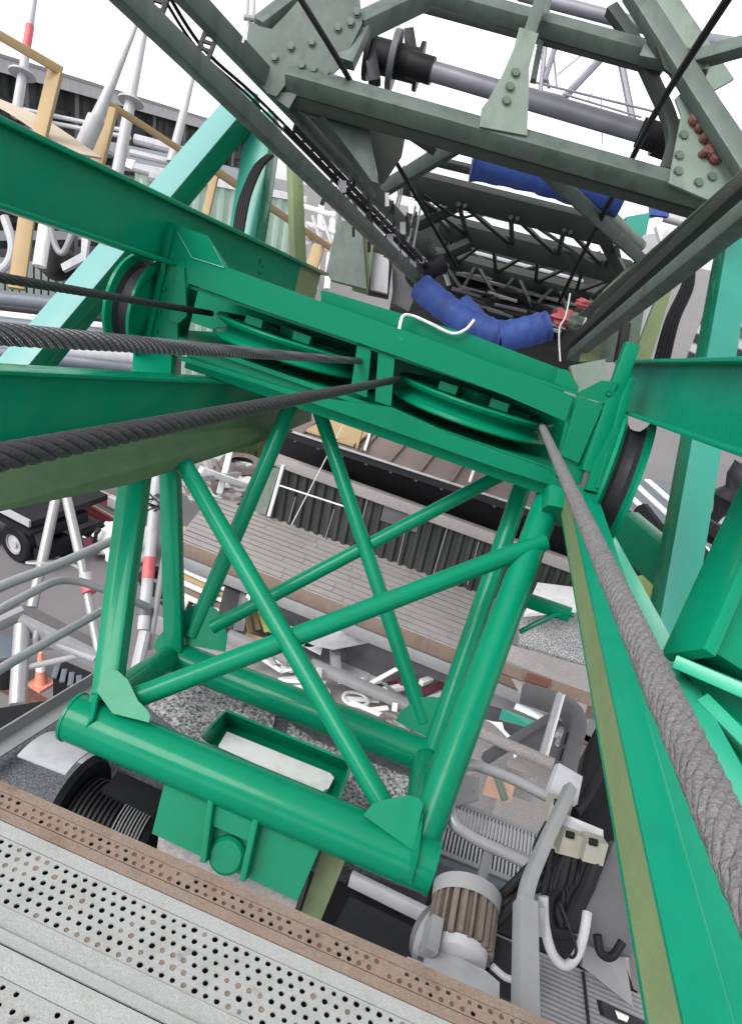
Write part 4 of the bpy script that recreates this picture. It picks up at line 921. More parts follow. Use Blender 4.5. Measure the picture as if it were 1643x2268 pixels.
# distant lattice mast against the sky
mast = thing('lattice_mast', 'thin pale lattice mast with braces against the white sky beyond the boom', 'mast', P(1300, 200, 13))
def mb(p, q, r): part('mast_tube', mast, M['purple'], lambda bm: sweep(bm, circ(r, 8), [p, q]))
mb(P(1250, 215, 12.5), P(1335, 125, 12.5), .07); mb(P(1375, 140, 12.5), P(1400, 265, 12.5), .07)
mb(P(1175, 180, 12), P(1460, 250, 12), .022); mb(P(1170, 195, 12), P(1250, 215, 12), .022); mb(P(1245, 208, 12), P(1420, 260, 12), .02)
mb(P(1215, 30, 12), P(1195, 210, 12), .045); mb(P(1230, 100, 12), P(1205, 180, 12), .05); mb(P(1185, 60, 12.2), P(1215, 195, 12.2), .03)
mb(P(1330, 70, 12), P(1295, 60, 12), .02); mb(P(1330, 215, 12), P(1334, 320, 12), .012)
mb(P(1290, 120, 12), P(1235, 165, 12), .014); mb(P(1225, 115, 12), P(1232, 190, 12), .02); mb(P(1300, 225, 12), P(1310, 205, 12), .012)
# blue covers
def roll(lab, pts, r, n=22, sc=None):
    sp = spline(pts, 14); q = random.Random(len(lab)); w_ = [1 + .035 * math.sin(i * .9 + q.random()) + q.uniform(-.02, .02) for i in range(len(sp))]
    o = part('blue_cover', None, M['blue'], lambda bm: sweep(bm, circ(r, n), sp, Z, w_), 60)
    return tag(o, lab, 'cover')
roll('large blue wrapped roll behind the middle cross beam', [P(1046, 356, 6.9), P(1150, 374, 6.9), P(1260, 404, 6.9), P(1376, 440, 6.9)], .19)
roll('long blue wrapped hose bundle sagging at the boom foot', [P(932, 636, 9.0), P(975, 672, 8.9), P(1030, 712, 8.8), P(1075, 732, 8.7), P(1118, 745, 8.6)], .18)
roll('short blue wrapped stub standing up between the two lower blue covers', [P(1024, 672, 9.2), P(1050, 700, 9.1), P(1075, 725, 9.0)], .13)
roll('flat blue cover sloping up to the right at the boom foot', [P(1108, 746, 8.55), P(1160, 736, 8.5), P(1212, 722, 8.5)], .19)
pb = part('navy_sheet', None, M['blue'], lambda bm: plate(bm, [P(1452, 420, 7.6), P(1490, 430, 7.6), P(1480, 480, 7.6), P(1440, 475, 7.6)], .05)); tag(pb, 'scrap of navy blue sheeting under the right end of the middle cross beam', 'sheet')
cl = thing('dark_motor', 'black motor lump where the left chords end above the blue bundle', 'motor', P(960, 590, 9.6))
part('motor_body', cl, M['dark'], lambda bm: sweep(bm, circ(.14, 20), [P(930, 606, 9.4), P(982, 580, 9.4)]), bev=.02)
part('motor_cap', cl, M['black'], lambda bm: sweep(bm, circ(.16, 20), [P(915, 630, 9.4), P(945, 598, 9.4)]), bev=.02)
# red bundle
rb = thing('red_rag_bundle', 'bundle of red and pink rags tied at the right end of the blue covers', 'rag', P(1262, 700, 8.7))
def blob(c, r, sq, seed):
    def f(bm):
        q = random.Random(seed)
        bmesh.ops.create_icosphere(bm, subdivisions=3, radius=r)
        for v in bm.verts:
            n = v.co.normalized(); k = 1 + .28 * math.sin(n.x * 5 + seed) * math.sin(n.y * 6 + seed * 2) + .16 * math.sin(n.z * 9 + seed)
            v.co = V((v.co.x * k * sq[0], v.co.y * k * sq[1], v.co.z * k * sq[2])) + c
    return f
part('rag', rb, M['pink'], blob(P(1252, 706, 8.8), .12, (1.4, 1, .9), 1), 60)
part('rag', rb, M['maroon'], blob(P(1236, 700, 8.85), .09, (1, 1, 1), 2), 60)
part('rag', rb, M['pale'], blob(P(1276, 712, 8.7), .10, (1, 1, 1.1), 3), 60)
part('rag', rb, M['pink'], blob(P(1290, 672, 8.8), .08, (1.2, 1, .8), 4), 60)
part('strap', rb, M['white'], lambda bm: [sweep(bm, rect(.03, .012), [P(1300 + 8 * k, 690, 8.7), P(1288 + 8 * k, 735, 8.6)], FW) for k in range(1)])
# boom foot plates at right
ft = thing('boom_pedestal', 'pale olive boom foot plates left of the right hand mint column', 'boom foot', P(1370, 700, 8.0))
for px, m_, d in (([(1338, 640), (1412, 570), (1432, 590), (1380, 800), (1300, 800), (1290, 770)], 'pale', 8.2), ([(1290, 762), (1340, 690), (1352, 700), (1325, 800), (1285, 800)], 'olive', 8.0), ([(1405, 600), (1440, 600), (1405, 810), (1365, 810)], 'pale', 7.8), ([(1395, 590), (1480, 556), (1490, 556), (1440, 700), (1405, 780)], 'lgrey', 9.6), ([(1478, 595), (1502, 590), (1470, 700), (1435, 810), (1395, 810)], 'olive', 7.6), ([(1262, 810), (1340, 795), (1350, 850), (1290, 910)], 'pale', 6.0)):
    part('foot_plate', ft, M[m_], lambda bm: plate(bm, [P(x, y, d) for x, y in px], .06), bev=.004)
for px, m_, d in (([(1452, 500), (1500, 470), (1508, 520), (1470, 560)], 'white', 8.4), ([(1500, 455), (1560, 440), (1560, 505), (1512, 530)], 'dark', 8.6), ([(1424, 520), (1460, 515), (1440, 610), (1408, 600)], 'lgrey', 8.8), ([(1385, 480), (1440, 470), (1430, 520), (1392, 530)], 'mint', 9.0), ([(1500, 520), (1560, 480), (1600, 500), (1430, 640)], 'pale', 7.6), ([(1440, 440), (1520, 432), (1520, 460), (1440, 480)], 'slate', 9.4)):
    part('foot_plate', ft, M[m_], lambda bm: plate(bm, [P(x, y, d) for x, y in px], .08), bev=.004)
part('foot_pipe', ft, M['lgrey'], lambda bm: sweep(bm, circ(.06, 12), [P(1470, 480, 8.2), P(1580, 512, 8.0)]))
part('upright', ft, M['boomd'], lambda bm: sweep(bm, rect(.10, .10, .01), [P(1390, 690, 7.9), P(1370, 800, 7.7)], FW))
for i in range(4):
    cable([P(1535 - 3 * i, 590, 7.0), P(1530 - 7 * i, 640, 6.9), P(1500 - 8 * i, 710, 6.8), P(1478 - 9 * i, 800, 6.7)], .022, 'black hose hanging in the bunch beside the mint column', 'black', 'bunch of hoses beside the mint column', 'hydraulic_hose')
for i in range(5):
    cable([P(604 - 3 * i, 345, 6.25), P(580 - 4 * i, 370, 6.15), P(556 - 4.5 * i, 425, 6.05), P(545 - 5 * i, 470, 6.0), P(535 - 4.5 * i, 530, 5.95)], .016, 'black hose bunched with four alike down the short green upright brace', 'black', 'bunch of hoses on the short green upright', 'hydraulic_hose')
# cable trays and clutter between the left chords
tr = thing('cable_tray', 'dark cable tray ladder between the two left boom chords', 'cable tray', P(600, 280, 5.4))
for s_ in (-14, 14):
    part('side_rail', tr, M['dark'], lambda bm: sweep(bm, rect(.02, .05, .003), [lerp(P(405 + s_, 40, 4.6), P(960 + s_ * .5, 610, 9.6), .26), P(960 + s_ * .5, 610, 9.6)], Z))
r0 = None
for k in range(24):
    t = .26 + .74 * (k + .5) / 24; a = lerp(P(391, 40, 4.6), P(953, 610, 9.6), t); b = lerp(P(419, 40, 4.6), P(967, 610, 9.6), t)
    part('rung', tr, M['dark'], lambda bm: sweep(bm, rect(.025, .02), [a, b], Z))
for i, (dx, r) in enumerate(((-6, .012), (8, .014))):
    cable([P(330 + 30 + dx, -20, 4.6), P(445 + dx, 110, 5.1), P(560 + dx, 215, 5.8), P(690 + dx, 345, 7.0), P(900 + dx * .5, 560, 9.4)], r, ['thin dark cable along the tray between the left chords, on the lower chord side', 'dark cable along the tray between the left chords, on the upper chord side'][i], 'black', 'cables in the boom cable tray', 'power_cable')
rr = random.Random(31)
def trash(bm):
    for k in range(48):
        t = rr.uniform(.42, .95); a = lerp(P(405, 40, 4.6), P(960, 610, 9.6), t); o = RT * rr.uniform(-.22, .22) + UP * rr.uniform(-.35, .2)
        sweep(bm, rect(rr.uniform(.012, .05), .012), [a + o, a + o + UP * rr.uniform(.06, .2) + RT * rr.uniform(-.06, .06)], FW)
stuff(part('strap_clutter', tr, M['dark'], trash, 0))
def tags_(bm):
    for k in range(16):
        t = rr.uniform(.4, .95); a = lerp(P(405, 40, 4.6), P(960, 610, 9.6), t) + RT * rr.uniform(-.25, .25) + UP * rr.uniform(-.3, .15)
        sweep(bm, rect(rr.uniform(.04, .09), .01), [a, a + UP * rr.uniform(.06, .16)], FW)
stuff(part('pale_labels', tr, M['lgrey'], tags_, 0))
for (x, y, d) in ((452, 118, 5.0), (350, 12, 4.5)):
    b = thing('perforated_bracket', 'black perforated strap bracket on the left chords ' + ('lower of two' if y > 50 else 'upper of two, at the top edge'), 'bracket', P(x, y, d), 'strap brackets on the left chords')
    bx = (RT * .35 + UP * .94).normalized(); by = bx.cross(FW).normalized()
    for o_ in (-1, 1): part('strap_side', b, M['dark'], lambda bm: boxat(bm, P(x, y, d) + by * (.045 * o_), by, bx, FW, .03, .30, .02))
    for k in range(6): part('strap_link', b, M['dark'], lambda bm: boxat(bm, P(x, y, d) + bx * (-.14 + .056 * k), by, bx, FW, .07, .024, .02))
# boom ropes and cords
def rope(pts, r, lab, m='black', name='boom_rope', cat='rope', grp=None, n=10):
    o = part(name, None, M[m], lambda bm: sweep(bm, circ(r, n), spline(pts, 6))); return tag(o, lab, cat, grp)
rope([P(662, -8, 4.9), P(762, 155, 5.3), P(848, 309, 6.4), P(924, 440, 7.6), P(1010, 590, 9.4)], .022, 'dark taut rope crossing the left gusset and running down to the boom foot')
rope([P(1618, -14, 3.4), P(1456, 240, 4.6), P(1377, 395, 5.9), P(1281, 581, 8.0), P(1238, 668, 9.0)], .024, 'dark taut rope crossing the right gusset and middle cross beam')
rope([P(938, 432, 7.8), P(1010, 480, 8.8), P(1060, 476, 9.0), P(1180, 470, 9.2)], .018, 'slack black line branching off at the middle of the boom')
def cord(pts, lab, r=.008, name='twine'): return rope(pts, r, lab, 'string', name, 'cord', None, 6)
cord([P(892, 395, 8.0), P(872, 470, 8.6), P(845, 540, 9.0)], 'white cord hanging leftmost from the boom brace', .016)
cord([P(880, 365, 8.0), P(890, 420, 8.2), P(874, 480, 8.6), P(850, 540, 8.9)], 'white cord kinked around the leftmost hanging cord', .012)
cord([P(920, 455, 8.3), P(905, 530, 8.7), P(895, 545, 8.8)], 'white cord third from left under the boom', .016)
cord([P(932, 455, 8.3), P(920, 520, 8.6), P(912, 565, 8.9)], 'white cord rightmost of those under the boom', .014)
cord([P(770, 340, 7.4), P(790, 395, 7.6), P(830, 410, 7.8), P(850, 405, 7.9)], 'white cord drooping from the pale diagonal beside the left column plate', .012)
cord([PB(884, 730, .1), PB(892, 700, .2), PB(915, 700, .3), PB(950, 715, .3), PB(1000, 738, .3), PB(1030, 730, .3), PB(1050, 708, .3)], 'white cord draped over the back of the crosshead', .010)
cord([P(1262, 650, 8.4), P(1252, 700, 8.3), P(1238, 730, 8.2), P(1240, 800, 8.0)], 'white cord dropping from the red rag bundle', .010)
hk = thing('hanging_shackle', 'pale shackle hanging on a thin cord at the top left of the boom', 'shackle', P(553, 40, 4.6))
part('shackle_body', hk, M['lgrey'], lambda bm: sweep(bm, circ(.016, 10), [P(548, -10, 4.6), P(546, 40, 4.6)]))
part('shackle_body', hk, M['lgrey'], lambda bm: sweep(bm, circ(.016, 10), [P(562, -10, 4.6), P(560, 38, 4.6)]))
part('shackle_pin', hk, M['grey'], lambda bm: sweep(bm, circ(.02, 10), [P(541, 38, 4.6), P(565, 42, 4.6)]))
part('shackle_cord', hk, M['string'], lambda bm: sweep(bm, circ(.008, 8), [P(551, 40, 4.6), P(538, 95, 4.65)]))

# ================================================================ BACKGROUND
structure(part('ground', None, M['ground'], lambda bm: plate(bm, [V((-700, -500, 0)), V((700, -500, 0)), V((700, 900, 0)), V((-700, 900, 0))], .5, Z)))
def corrugated(bm, a, b, h, pitch, depth, nrm):
    """vertical sheet from a to b, h tall, trapezoid ribs"""
    d = (b - a); L_ = d.length; d.normalize(); n = max(2, int(L_ / pitch)); pts = []
    for i in range(n):
        for f, o in ((0, 0), (.35, 0), (.5, 1), (.85, 1)): pts.append((L_ * (i + f) / n, depth * o))
    pts.append((L_, 0))
    lo = [bm.verts.new(a + d * u + nrm * o) for u, o in pts]; hi = [bm.verts.new(a + d * u + nrm * o + Z * h) for u, o in pts]
    for i in range(len(pts) - 1): bm.faces.new((lo[i], lo[i + 1], hi[i + 1], hi[i]))
# ---- far warehouse at left
HZ = 12.4
h0, h1 = PZ(-140, 76, HZ), PZ(600, 306, HZ)
hd = (h1 - h0).normalized(); hn = hd.cross(Z); hn = hn if hn.dot(FW) < 0 else -hn
wh = thing('warehouse', 'long dark warehouse with a pale roof fascia behind the yellow rails', 'building', (h0 + h1) / 2 - Z * HZ)
L_h = (h1 - h0).length
part('wall', wh, M['corr'], lambda bm: corrugated(bm, h0 - hn * 1.2 - Z * HZ, h1 - hn * 1.2 - Z * HZ, HZ - .3, .9, .12, hn))
part('fascia', wh, M['lgrey'], lambda bm: boxat(bm, (h0 + h1) / 2 - Z * .38, hd, hn, Z, L_h, .25, .75))
part('roof', wh, M['grey'], lambda bm: plate(bm, [h0 + hn * .2 + Z * .02, h1 + hn * .2 + Z * .02, h1 - hn * 22 + Z * .5, h0 - hn * 22 + Z * .5], .15, Z))
for k, (z_, m_, t_) in enumerate(((2.0, 'dark', .5), (3.0, 'lgrey', .10), (3.6, 'dgrey', .35), (4.3, 'grey', .18), (4.9, 'dgrey', .5), (5.7, 'lgrey', .2), (6.6, 'grey', .8), (7.6, 'dark', .3), (8.4, 'lgrey', .5), (9.4, 'dgrey', .6))):
    part('wall_band', wh, M[m_], lambda bm: boxat(bm, (h0 + h1) / 2 - hn * (.9 - .05 * (k % 3)) - Z * z_, hd, hn, Z, L_h * .98, .14, t_))
for k in range(9):
    c = lerp(h0, h1, (k + .5) / 9) - hn * .75
    part('post', wh, M['dgrey'], lambda bm: boxat(bm, c - Z * (HZ / 2 + .3), hd, hn, Z, .35, .35, HZ - .9))
    f = part('window', wh, M['dark'], lambda bm: boxat(bm, c + hd * 2.2 - Z * 6.0, hd, hn, Z, 1.6, .2, 1.1))
    part('pane', f, M['glass'], lambda bm: boxat(bm, c + hd * 2.2 - Z * 6.0 + hn * .09, hd, hn, Z, 1.35, .06, .85))
# ---- pale green shed
s0, s1 = P(300, 370, 21), P(662, 528, 25); s1.z = s0.z
shd2 = thing('green_shed', 'pale green corrugated shed between the boom and the upper left beam', 'shed', V(((s0.x + s1.x) / 2, (s0.y + s1.y) / 2, 0)))
sdv = (s1 - s0).normalized(); sn = sdv.cross(Z); sn = sn if sn.dot(FW) < 0 else -sn
g0, g1 = V((s0.x, s0.y, 0)), V((s1.x, s1.y, 0))
part('wall', shd2, M['corrg'], lambda bm: corrugated(bm, g0, g1, s0.z, .42, .10, sn))
part('trim', shd2, M['white'], lambda bm: boxat(bm, (s0 + s1) / 2 + sn * .05, sdv, sn, Z, (s1 - s0).length, .25, .22))
part('roof', shd2, M['slate'], lambda bm: plate(bm, [s0 + Z * .1, s1 + Z * .1, s1 - sn * 7 + Z * .5, s0 - sn * 7 + Z * .5], .12, Z))
# ---- site scaffold right of the shed
sc = thing('scaffold', 'white scaffold frame at the right end of the pale green shed', 'scaffold', P(720, 560, 22))
for x, y0, y1 in ((668, 440, 620), (712, 455, 640), (738, 470, 640)):
    part('standard', sc, M['white'], lambda bm: sweep(bm, circ(.10, 8), [P(x, y0, 22), P(x - 14, y1, 22)]))
for y in (468, 505, 545): part('ledger', sc, M['white'], lambda bm: sweep(bm, circ(.08, 8), [P(662, y - 14, 21.9), P(742, y + 10, 21.9)]))
part('board', sc, M['tan'], lambda bm: sweep(bm, rect(.5, .06), [P(664, 515, 21.8), P(738, 540, 21.8)], Z))
for i in range(3): part('bracing', sc, M['lgrey'], lambda bm: sweep(bm, circ(.06, 6), [P(668 + 24 * i, 470 + 8 * i, 21.8), P(690 + 22 * i, 540, 21.8)]))
# boom house plates left of the blue bundle
bh = thing('boom_house', 'olive and grey machinery house wall where the left chords pass', 'machine house', P(790, 600, 9.6))
for px, m_, d in (([(752, 470), (800, 480), (812, 640), (735, 620), (722, 600)], 'boom', 9.4), ([(792, 500), (830, 510), (815, 650), (780, 640)], 'olive', 9.6), ([(820, 530), (872, 560), (860, 660), (812, 650)], 'boomd', 9.9), ([(822, 556), (862, 570), (858, 650), (820, 640)], 'lgrey', 9.8), ([(868, 560), (940, 600), (905, 690), (870, 670)], 'dgrey', 10.2)):
    part('wall_plate', bh, M[m_], lambda bm: plate(bm, [P(x, y, d) for x, y in px], .08), bev=.004)
# ---- yellow timber rails
yf = thing('timber_railing', 'tan timber railing stepping down behind the upper left beam', 'railing', P(90, 300, 6.2))
def yb(name, p, q, w_, h_): part(name, yf, M['tan'], lambda bm: sweep(bm, rect(w_, h_, .006), [p, q], Z))
yb('top_rail', P(-60, 44, 5.6), P(138, 158, 6.1), .05, .075)
yb('post', P(124, 158, 6.1), P(86, 315, 6.1), .13, .05); yb('post', P(62, 470, 6.0), P(38, 640, 5.9), .13, .05)
yb('top_rail', P(236, 226, 6.9), P(400, 332, 7.6), .05, .065); yb('post', P(246, 240, 6.9), P(214, 372, 6.9), .14, .06)
yb('top_rail', P(440, 352, 8.4), P(730, 548, 12), .05, .10); yb('post', P(478, 382, 9.0), P(455, 480, 9.0), .10, .06)
yb('post', P(706, 545, 11.8), P(684, 612, 11.8), .22, .05); yb('brace', P(238, 240, 6.9), P(226, 330, 6.95), .03, .1)
pl_ = part('plywood_sheet', None, M['ply'], lambda bm: sweep(bm, rect(.4, .02), spline([P(-40, 212, 6.6), P(40, 246, 6.5), P(100, 282, 6.4), P(190, 345, 6.3)], 5), Z)); tag(pl_, 'bent plywood sheet at the foot of the left timber posts', 'sheet')
# ---- pale poles against the sky
def pole(lab, pts, rs, name='pale_pole', band=None, ring=None, m='lgrey'):
    t = thing(name, lab, 'pole', pts[-1])
    part('shaft', t, M[m], lambda bm: sweep(bm, circ(1, 16), pts, Z, rs))
    if band:
        a, b = lerp(pts[0], pts[-1], band[0]), lerp(pts[0], pts[-1], band[1]); part('red_band', t, M['red' if m != 'white' else 'pink'], lambda bm: sweep(bm, circ(band[2], 16), [a, b]))
    if ring is not None:
        c = lerp(pts[0], pts[-1], ring[0]); part('disc', t, M['lgrey'], lambda bm: lathe(bm, c, (pts[0] - pts[-1]).normalized(), [(.02, .012), (ring[1], .012), (ring[1], -.012), (.02, -.012)], 24))
    return t
pole('slender pale pole with a faded red band at the top left corner', [P(82, -40, 9), P(36, 260, 9)], [.038, .066], band=(.32, .48, .054), ring=(.68, .17))
tb = pole('thick tapered pale pole leaning left with a sleeve at its foot', [P(304, 50, 6.6), P(236, 214, 6.6), P(186, 328, 6.6)], [.022, .05, .078])
part('sleeve', tb, M['lgrey'], lambda bm: sweep(bm, circ(.084, 18), [P(214, 262, 6.6), P(186, 326, 6.6)]))
pole('upright pale pole with a round disc right of the tapered pole', [P(322, 60, 8.6), P(290, 220, 8.6), P(260, 390, 8.6)], [.045, .065, .075], ring=(.5, .16))
pole('smooth pale pole just left of the highest mint brace', [P(436, 130, 8.6), P(380, 360, 8.6)], [.03, .065])
gp = thing('pipe_stack', 'grey pipes and ledges crossing behind the pale poles above the beam', 'pipes', P(380, 350, 9.5))
for (x0, y0, x1, y1, r) in ((300, 308, 465, 352, .07), (290, 338, 430, 372, .05), (300, 372, 420, 405, .06), (335, 392, 425, 412, .09), (60, 262, 290, 305, .03), (40, 240, 280, 290, .03)):
    part('pipe', gp, M['lgrey'], lambda bm: sweep(bm, circ(r, 10), [P(x0, y0, 9.5), P(x1, y1, 9.5)]))
wb = part('site_board', None, M['white'], lambda bm: plate(bm, [P(275, 350, 9), P(300, 355, 9), P(292, 374, 9), P(272, 366, 9)], .03)); tag(wb, 'small white board beside the second timber post', 'board')

# ---- left, between the two beams
ct = thing('grey_green_container', 'grey green container behind the gap between the left beams', 'container', P(60, 610, 15))
part('container_body', ct, M['boom'], lambda bm: plate(bm, [P(-200, 540, 15), P(138, 590, 15), P(138, 690, 15), P(-200, 690, 15)], 2.0), bev=.03)
for i in range(9): part('rib', ct, M['boom'], lambda bm: sweep(bm, rect(.12, .08), [P(-10 + 16 * i, 580, 14.95), P(-10 + 16 * i, 660, 14.95)], FW))
hs_ = thing('hose_reel', 'dark hose reel with pale bent pipes behind the timber post at left', 'reel', P(120, 560, 12))
part('reel', hs_, M['black'], lambda bm: lathe(bm, P(120, 575, 12), -FW, [(0, .2), (.3, .2), (.3, .15), (.15, .12), (.15, -.12), (.32, -.15), (.32, -.2), (0, -.2)], 24))
part('pipe', hs_, M['lgrey'], lambda bm: sweep(bm, circ(.07, 10), spline([P(10, 480, 11), P(28, 540, 11), P(20, 580, 11), P(0, 600, 11)], 6)))
part('pipe', hs_, M['white'], lambda bm: sweep(bm, circ(.11, 12), [P(105, 480, 11.5), P(88, 590, 11.5)]))
part('pipe', hs_, M['grey'], lambda bm: sweep(bm, circ(.05, 10), spline([P(112, 500, 11), P(124, 545, 11), P(140, 560, 11), P(160, 520, 11)], 6)))
part('cover', hs_, M['lgrey'], lambda bm: plate(bm, [P(140, 600, 11.5), P(190, 575, 11.5), P(200, 500, 11.5), P(182, 500, 11.5), P(180, 560, 11.5), P(135, 585, 11.5)], .1))
for i, (y, m_, r) in enumerate(((664, 'slate', .16), (684, 'dark', .10), (700, 'white', .09), (718, 'slate', .14), (740, 'dgrey', .18), (762, 'lgrey', .16), (785, 'slate', .14))):
    o = part('long_pipe', None, M[m_], lambda bm: sweep(bm, circ(r, 14), [P(-200, y - 26, 13.5), P(330, y + 34, 13.5)]))
    tag(o, ['uppermost blue grey pipe of the pile between the left beams', 'thin dark pipe second from the top of the pile between the left beams', 'white pipe in the pile between the left beams', 'blue grey pipe just under the white pipe of the pile', 'dark grey pipe low in the pile between the left beams', 'light grey pipe second lowest in the pile between the left beams', 'lowest blue grey pipe of the pile between the left beams'][i], 'pipe', 'pile of long pipes between the left beams')

# ---- shed with shingled canopy seen through the portal frame
CZ = 3.0
k1, k2 = PZ(470, 1099, CZ), PZ(1330, 1412, CZ)
f1, f2 = PZ(396, 1172, CZ), PZ(1330, 1536, CZ)
kd = (k2 - k1).normalized(); kn = kd.cross(Z); kn = kn if kn.dot(FW) < 0 else -kn
def PK(x, y, off=0.0): return PP(x, y, k1 + kn * off, kn)
can = thing('quay_shed', 'dark corrugated quay shed with a grey shingled canopy seen through the portal frame', 'shed', V(((k1.x + k2.x) / 2, (k1.y + k2.y) / 2, 0)))
part('canopy_slab', can, M['conc'], lambda bm: plate(bm, [k1, k2, f2 - Z * .22, f1 - Z * .22], .16, Z), bev=.01)
# shingle courses
fd = (f2 - f1)
nrow = 11
for r_ in range(nrow):
    a0, a1 = lerp(k1, f1, r_ / nrow), lerp(k1, f1, (r_ + 1) / nrow); b0, b1 = lerp(k2, f2, r_ / nrow), lerp(k2, f2, (r_ + 1) / nrow)
    q = random.Random(r_); n = 7; cuts = [0] + sorted(min(.999, max(.001, (i + q.uniform(-.25, .25)) / n)) for i in range(1, n)) + [1]
    dz0, dz1 = -.22 * r_ / nrow, -.22 * (r_ + 1) / nrow
    def course(bm):
        for i in range(n):
            t0, t1 = cuts[i] + .0006, cuts[i + 1] - .0006; j = q.uniform(0, .012)
            c = [lerp(a0, b0, t0) + Z * (dz0 + .012), lerp(a0, b0, t1) + Z * (dz0 + .012), lerp(a1, b1, t1) + Z * (dz1 + .034 + j), lerp(a1, b1, t0) + Z * (dz1 + .034 + j)]
            plate(bm, c, .014, Z)
    stuff(part('shingle_course', can, M['conc'], course, 0))
fz = f1 - Z * .2
fdn = (f2 - f1).normalized()
part('fascia', can, M['rust'], lambda bm: sweep(bm, rect(.06, .30, .005), [f1 - Z * .40, f2 - Z * .40], Z))
part('gutter', can, M['grey'], lambda bm: sweep(bm, rect(.16, .26, .02), [f1 - Z * .72 - kn * .05, f2 - Z * .72 - kn * .05], Z))
part('front_wall', can, M['dgrey'], lambda bm: plate(bm, [f1 - kn * .5 - Z * .3, f2 - kn * .5 - Z * .3, V((f2.x, f2.y, 0)) - kn * .5, V((f1.x, f1.y, 0)) - kn * .5], .1, kn))
# wall, beam, dark loft, roof
bz0 = PK(608, 1013); hw = bz0.z - CZ
part('wall', can, M['corr'], lambda bm: corrugated(bm, PK(590, 1140), k2, hw, .22, .07, kn))
part('wall_beam', can, M['conc'], lambda bm: sweep(bm, rect(.16, .24, .01), [PK(596, 1012, .10), PK(1330, 1276, .10)], Z))
e0, e1 = PK(640, 958, .5), PK(1330, 1182, .5); e1.z = e0.z
part('loft', can, M['black'], lambda bm: plate(bm, [PK(596, 1010, -.6), PK(1330, 1272, -.6), PK(1330, 1120, -.6), PK(596, 900, -.6)], .05, kn))  # black sheet standing in for the shade of the open interior
part('eave_board', can, M['dark'], lambda bm: sweep(bm, rect(.05, .16), [e0 - Z * .03, e1 - Z * .03], Z))
part('eave_trim', can, M['lgrey'], lambda bm: sweep(bm, rect(.04, .03), [e0 + kn * .05 + Z * .06, e1 + kn * .05 + Z * .06], Z))
part('roof', can, M['redroof'], lambda bm: plate(bm, [e0 + Z * .06, e1 + Z * .06, e1 - kn * 6 + Z * 1.0, e0 - kn * 6 + Z * 1.0], .08, Z))
for i in range(10):
    t = (i + .5) / 10; part('roof_seam', can, M['redroof'], lambda bm: sweep(bm, rect(.05, .05), [lerp(e0, e1, t) + Z * .10, lerp(e0, e1, t) - kn * 5.8 + Z * 1.02], Z))
for i in range(12):
    part('rafter', can, M['dgrey'], lambda bm: sweep(bm, rect(.05, .12), [lerp(e0, e1, (i + .3) / 12) - Z * .1, lerp(e0, e1, (i + .3) / 12) - kn * 1.0 - Z * .02], Z))
part('corner_panel', can, M['pale'], lambda bm: plate(bm, [PK(592, 1040, .14), PK(622, 1032, .14), PK(588, 1140, .14), PK(566, 1132, .14)], .06, kn))
part('white_post', can, M['white'], lambda bm: sweep(bm, rect(.07, .07, .005), [PK(628, 1030, .2), PK(596, 1142, .2)], kn))
part('white_rail', can, M['white'], lambda bm: sweep(bm, circ(.018, 8), [PK(616, 1074, .2), PK(770, 1124, .2)]))
for x0, y0, x1, y1 in ((655, 1100, 640, 1155), (740, 1128, 720, 1195), (820, 1080, 790, 1200), (905, 1140, 880, 1250), (990, 1170, 960, 1270), (1060, 1200, 1035, 1295)):
    part('wall_pipe', can, M['grey'], lambda bm: sweep(bm, circ(.012, 6), [PK(x0, y0, .12), PK(x1, y1, .12)]))
part('dim_panel', can, M['dgrey'], lambda bm: plate(bm, [PK(850, 1120, .1), PK(930, 1150, .1), PK(922, 1180, .1), PK(842, 1152, .1)], .03, kn))
tp = part('tan_board', None, M['tan'], lambda bm: plate(bm, [e0 + kd * .35 - kn * .05 + Z * .16, e0 + kd * 1.4 - kn * .05 + Z * .16, e0 + kd * 1.5 - kn * 1.3 + Z * .34, e0 + kd * .5 - kn * 1.3 + Z * .34], .05, Z)); tag(tp, 'tan board lying on the left end of the red brown shed roof', 'board')
for i, (x, dx, m_) in enumerate(((790, 12, 'tan'), (808, 14, 'white'), (1040, 16, 'white'))):
    o = part('leaning_batten', None, M[m_], lambda bm: sweep(bm, rect(.05, .05), [PK(x, 990 + (x - 790) * .3, .56), PK(x + dx, 945 + (x - 790) * .3, -.4)], Z)); tag(o, ['tan batten on the left half of the shed roof', 'white batten next to the tan batten on the shed roof', 'white batten alone on the right half of the shed roof'][i], 'batten')
cord([PK(769, 922, .6), PK(740, 980, .45), PK(646, 1162, .3)], 'long white cord slanting across the dark shed wall', .012)
pk = thing('roof_vent_box', 'pale box set on the red brown roof near its right end', 'box', PK(1110, 1090, -.3))
part('box_body', pk, M['lgrey'], lambda bm: plate(bm, [PK(1098, 1052, -.3), PK(1150, 1068, -.3), PK(1150, 1108, -.3), PK(1098, 1092, -.3)], .4, kn), bev=.01)
part('box_lid', pk, M['white'], lambda bm: plate(bm, [PK(1104, 1062, -.28), PK(1140, 1074, -.28), PK(1140, 1094, -.28), PK(1104, 1083, -.28)], .02, kn))

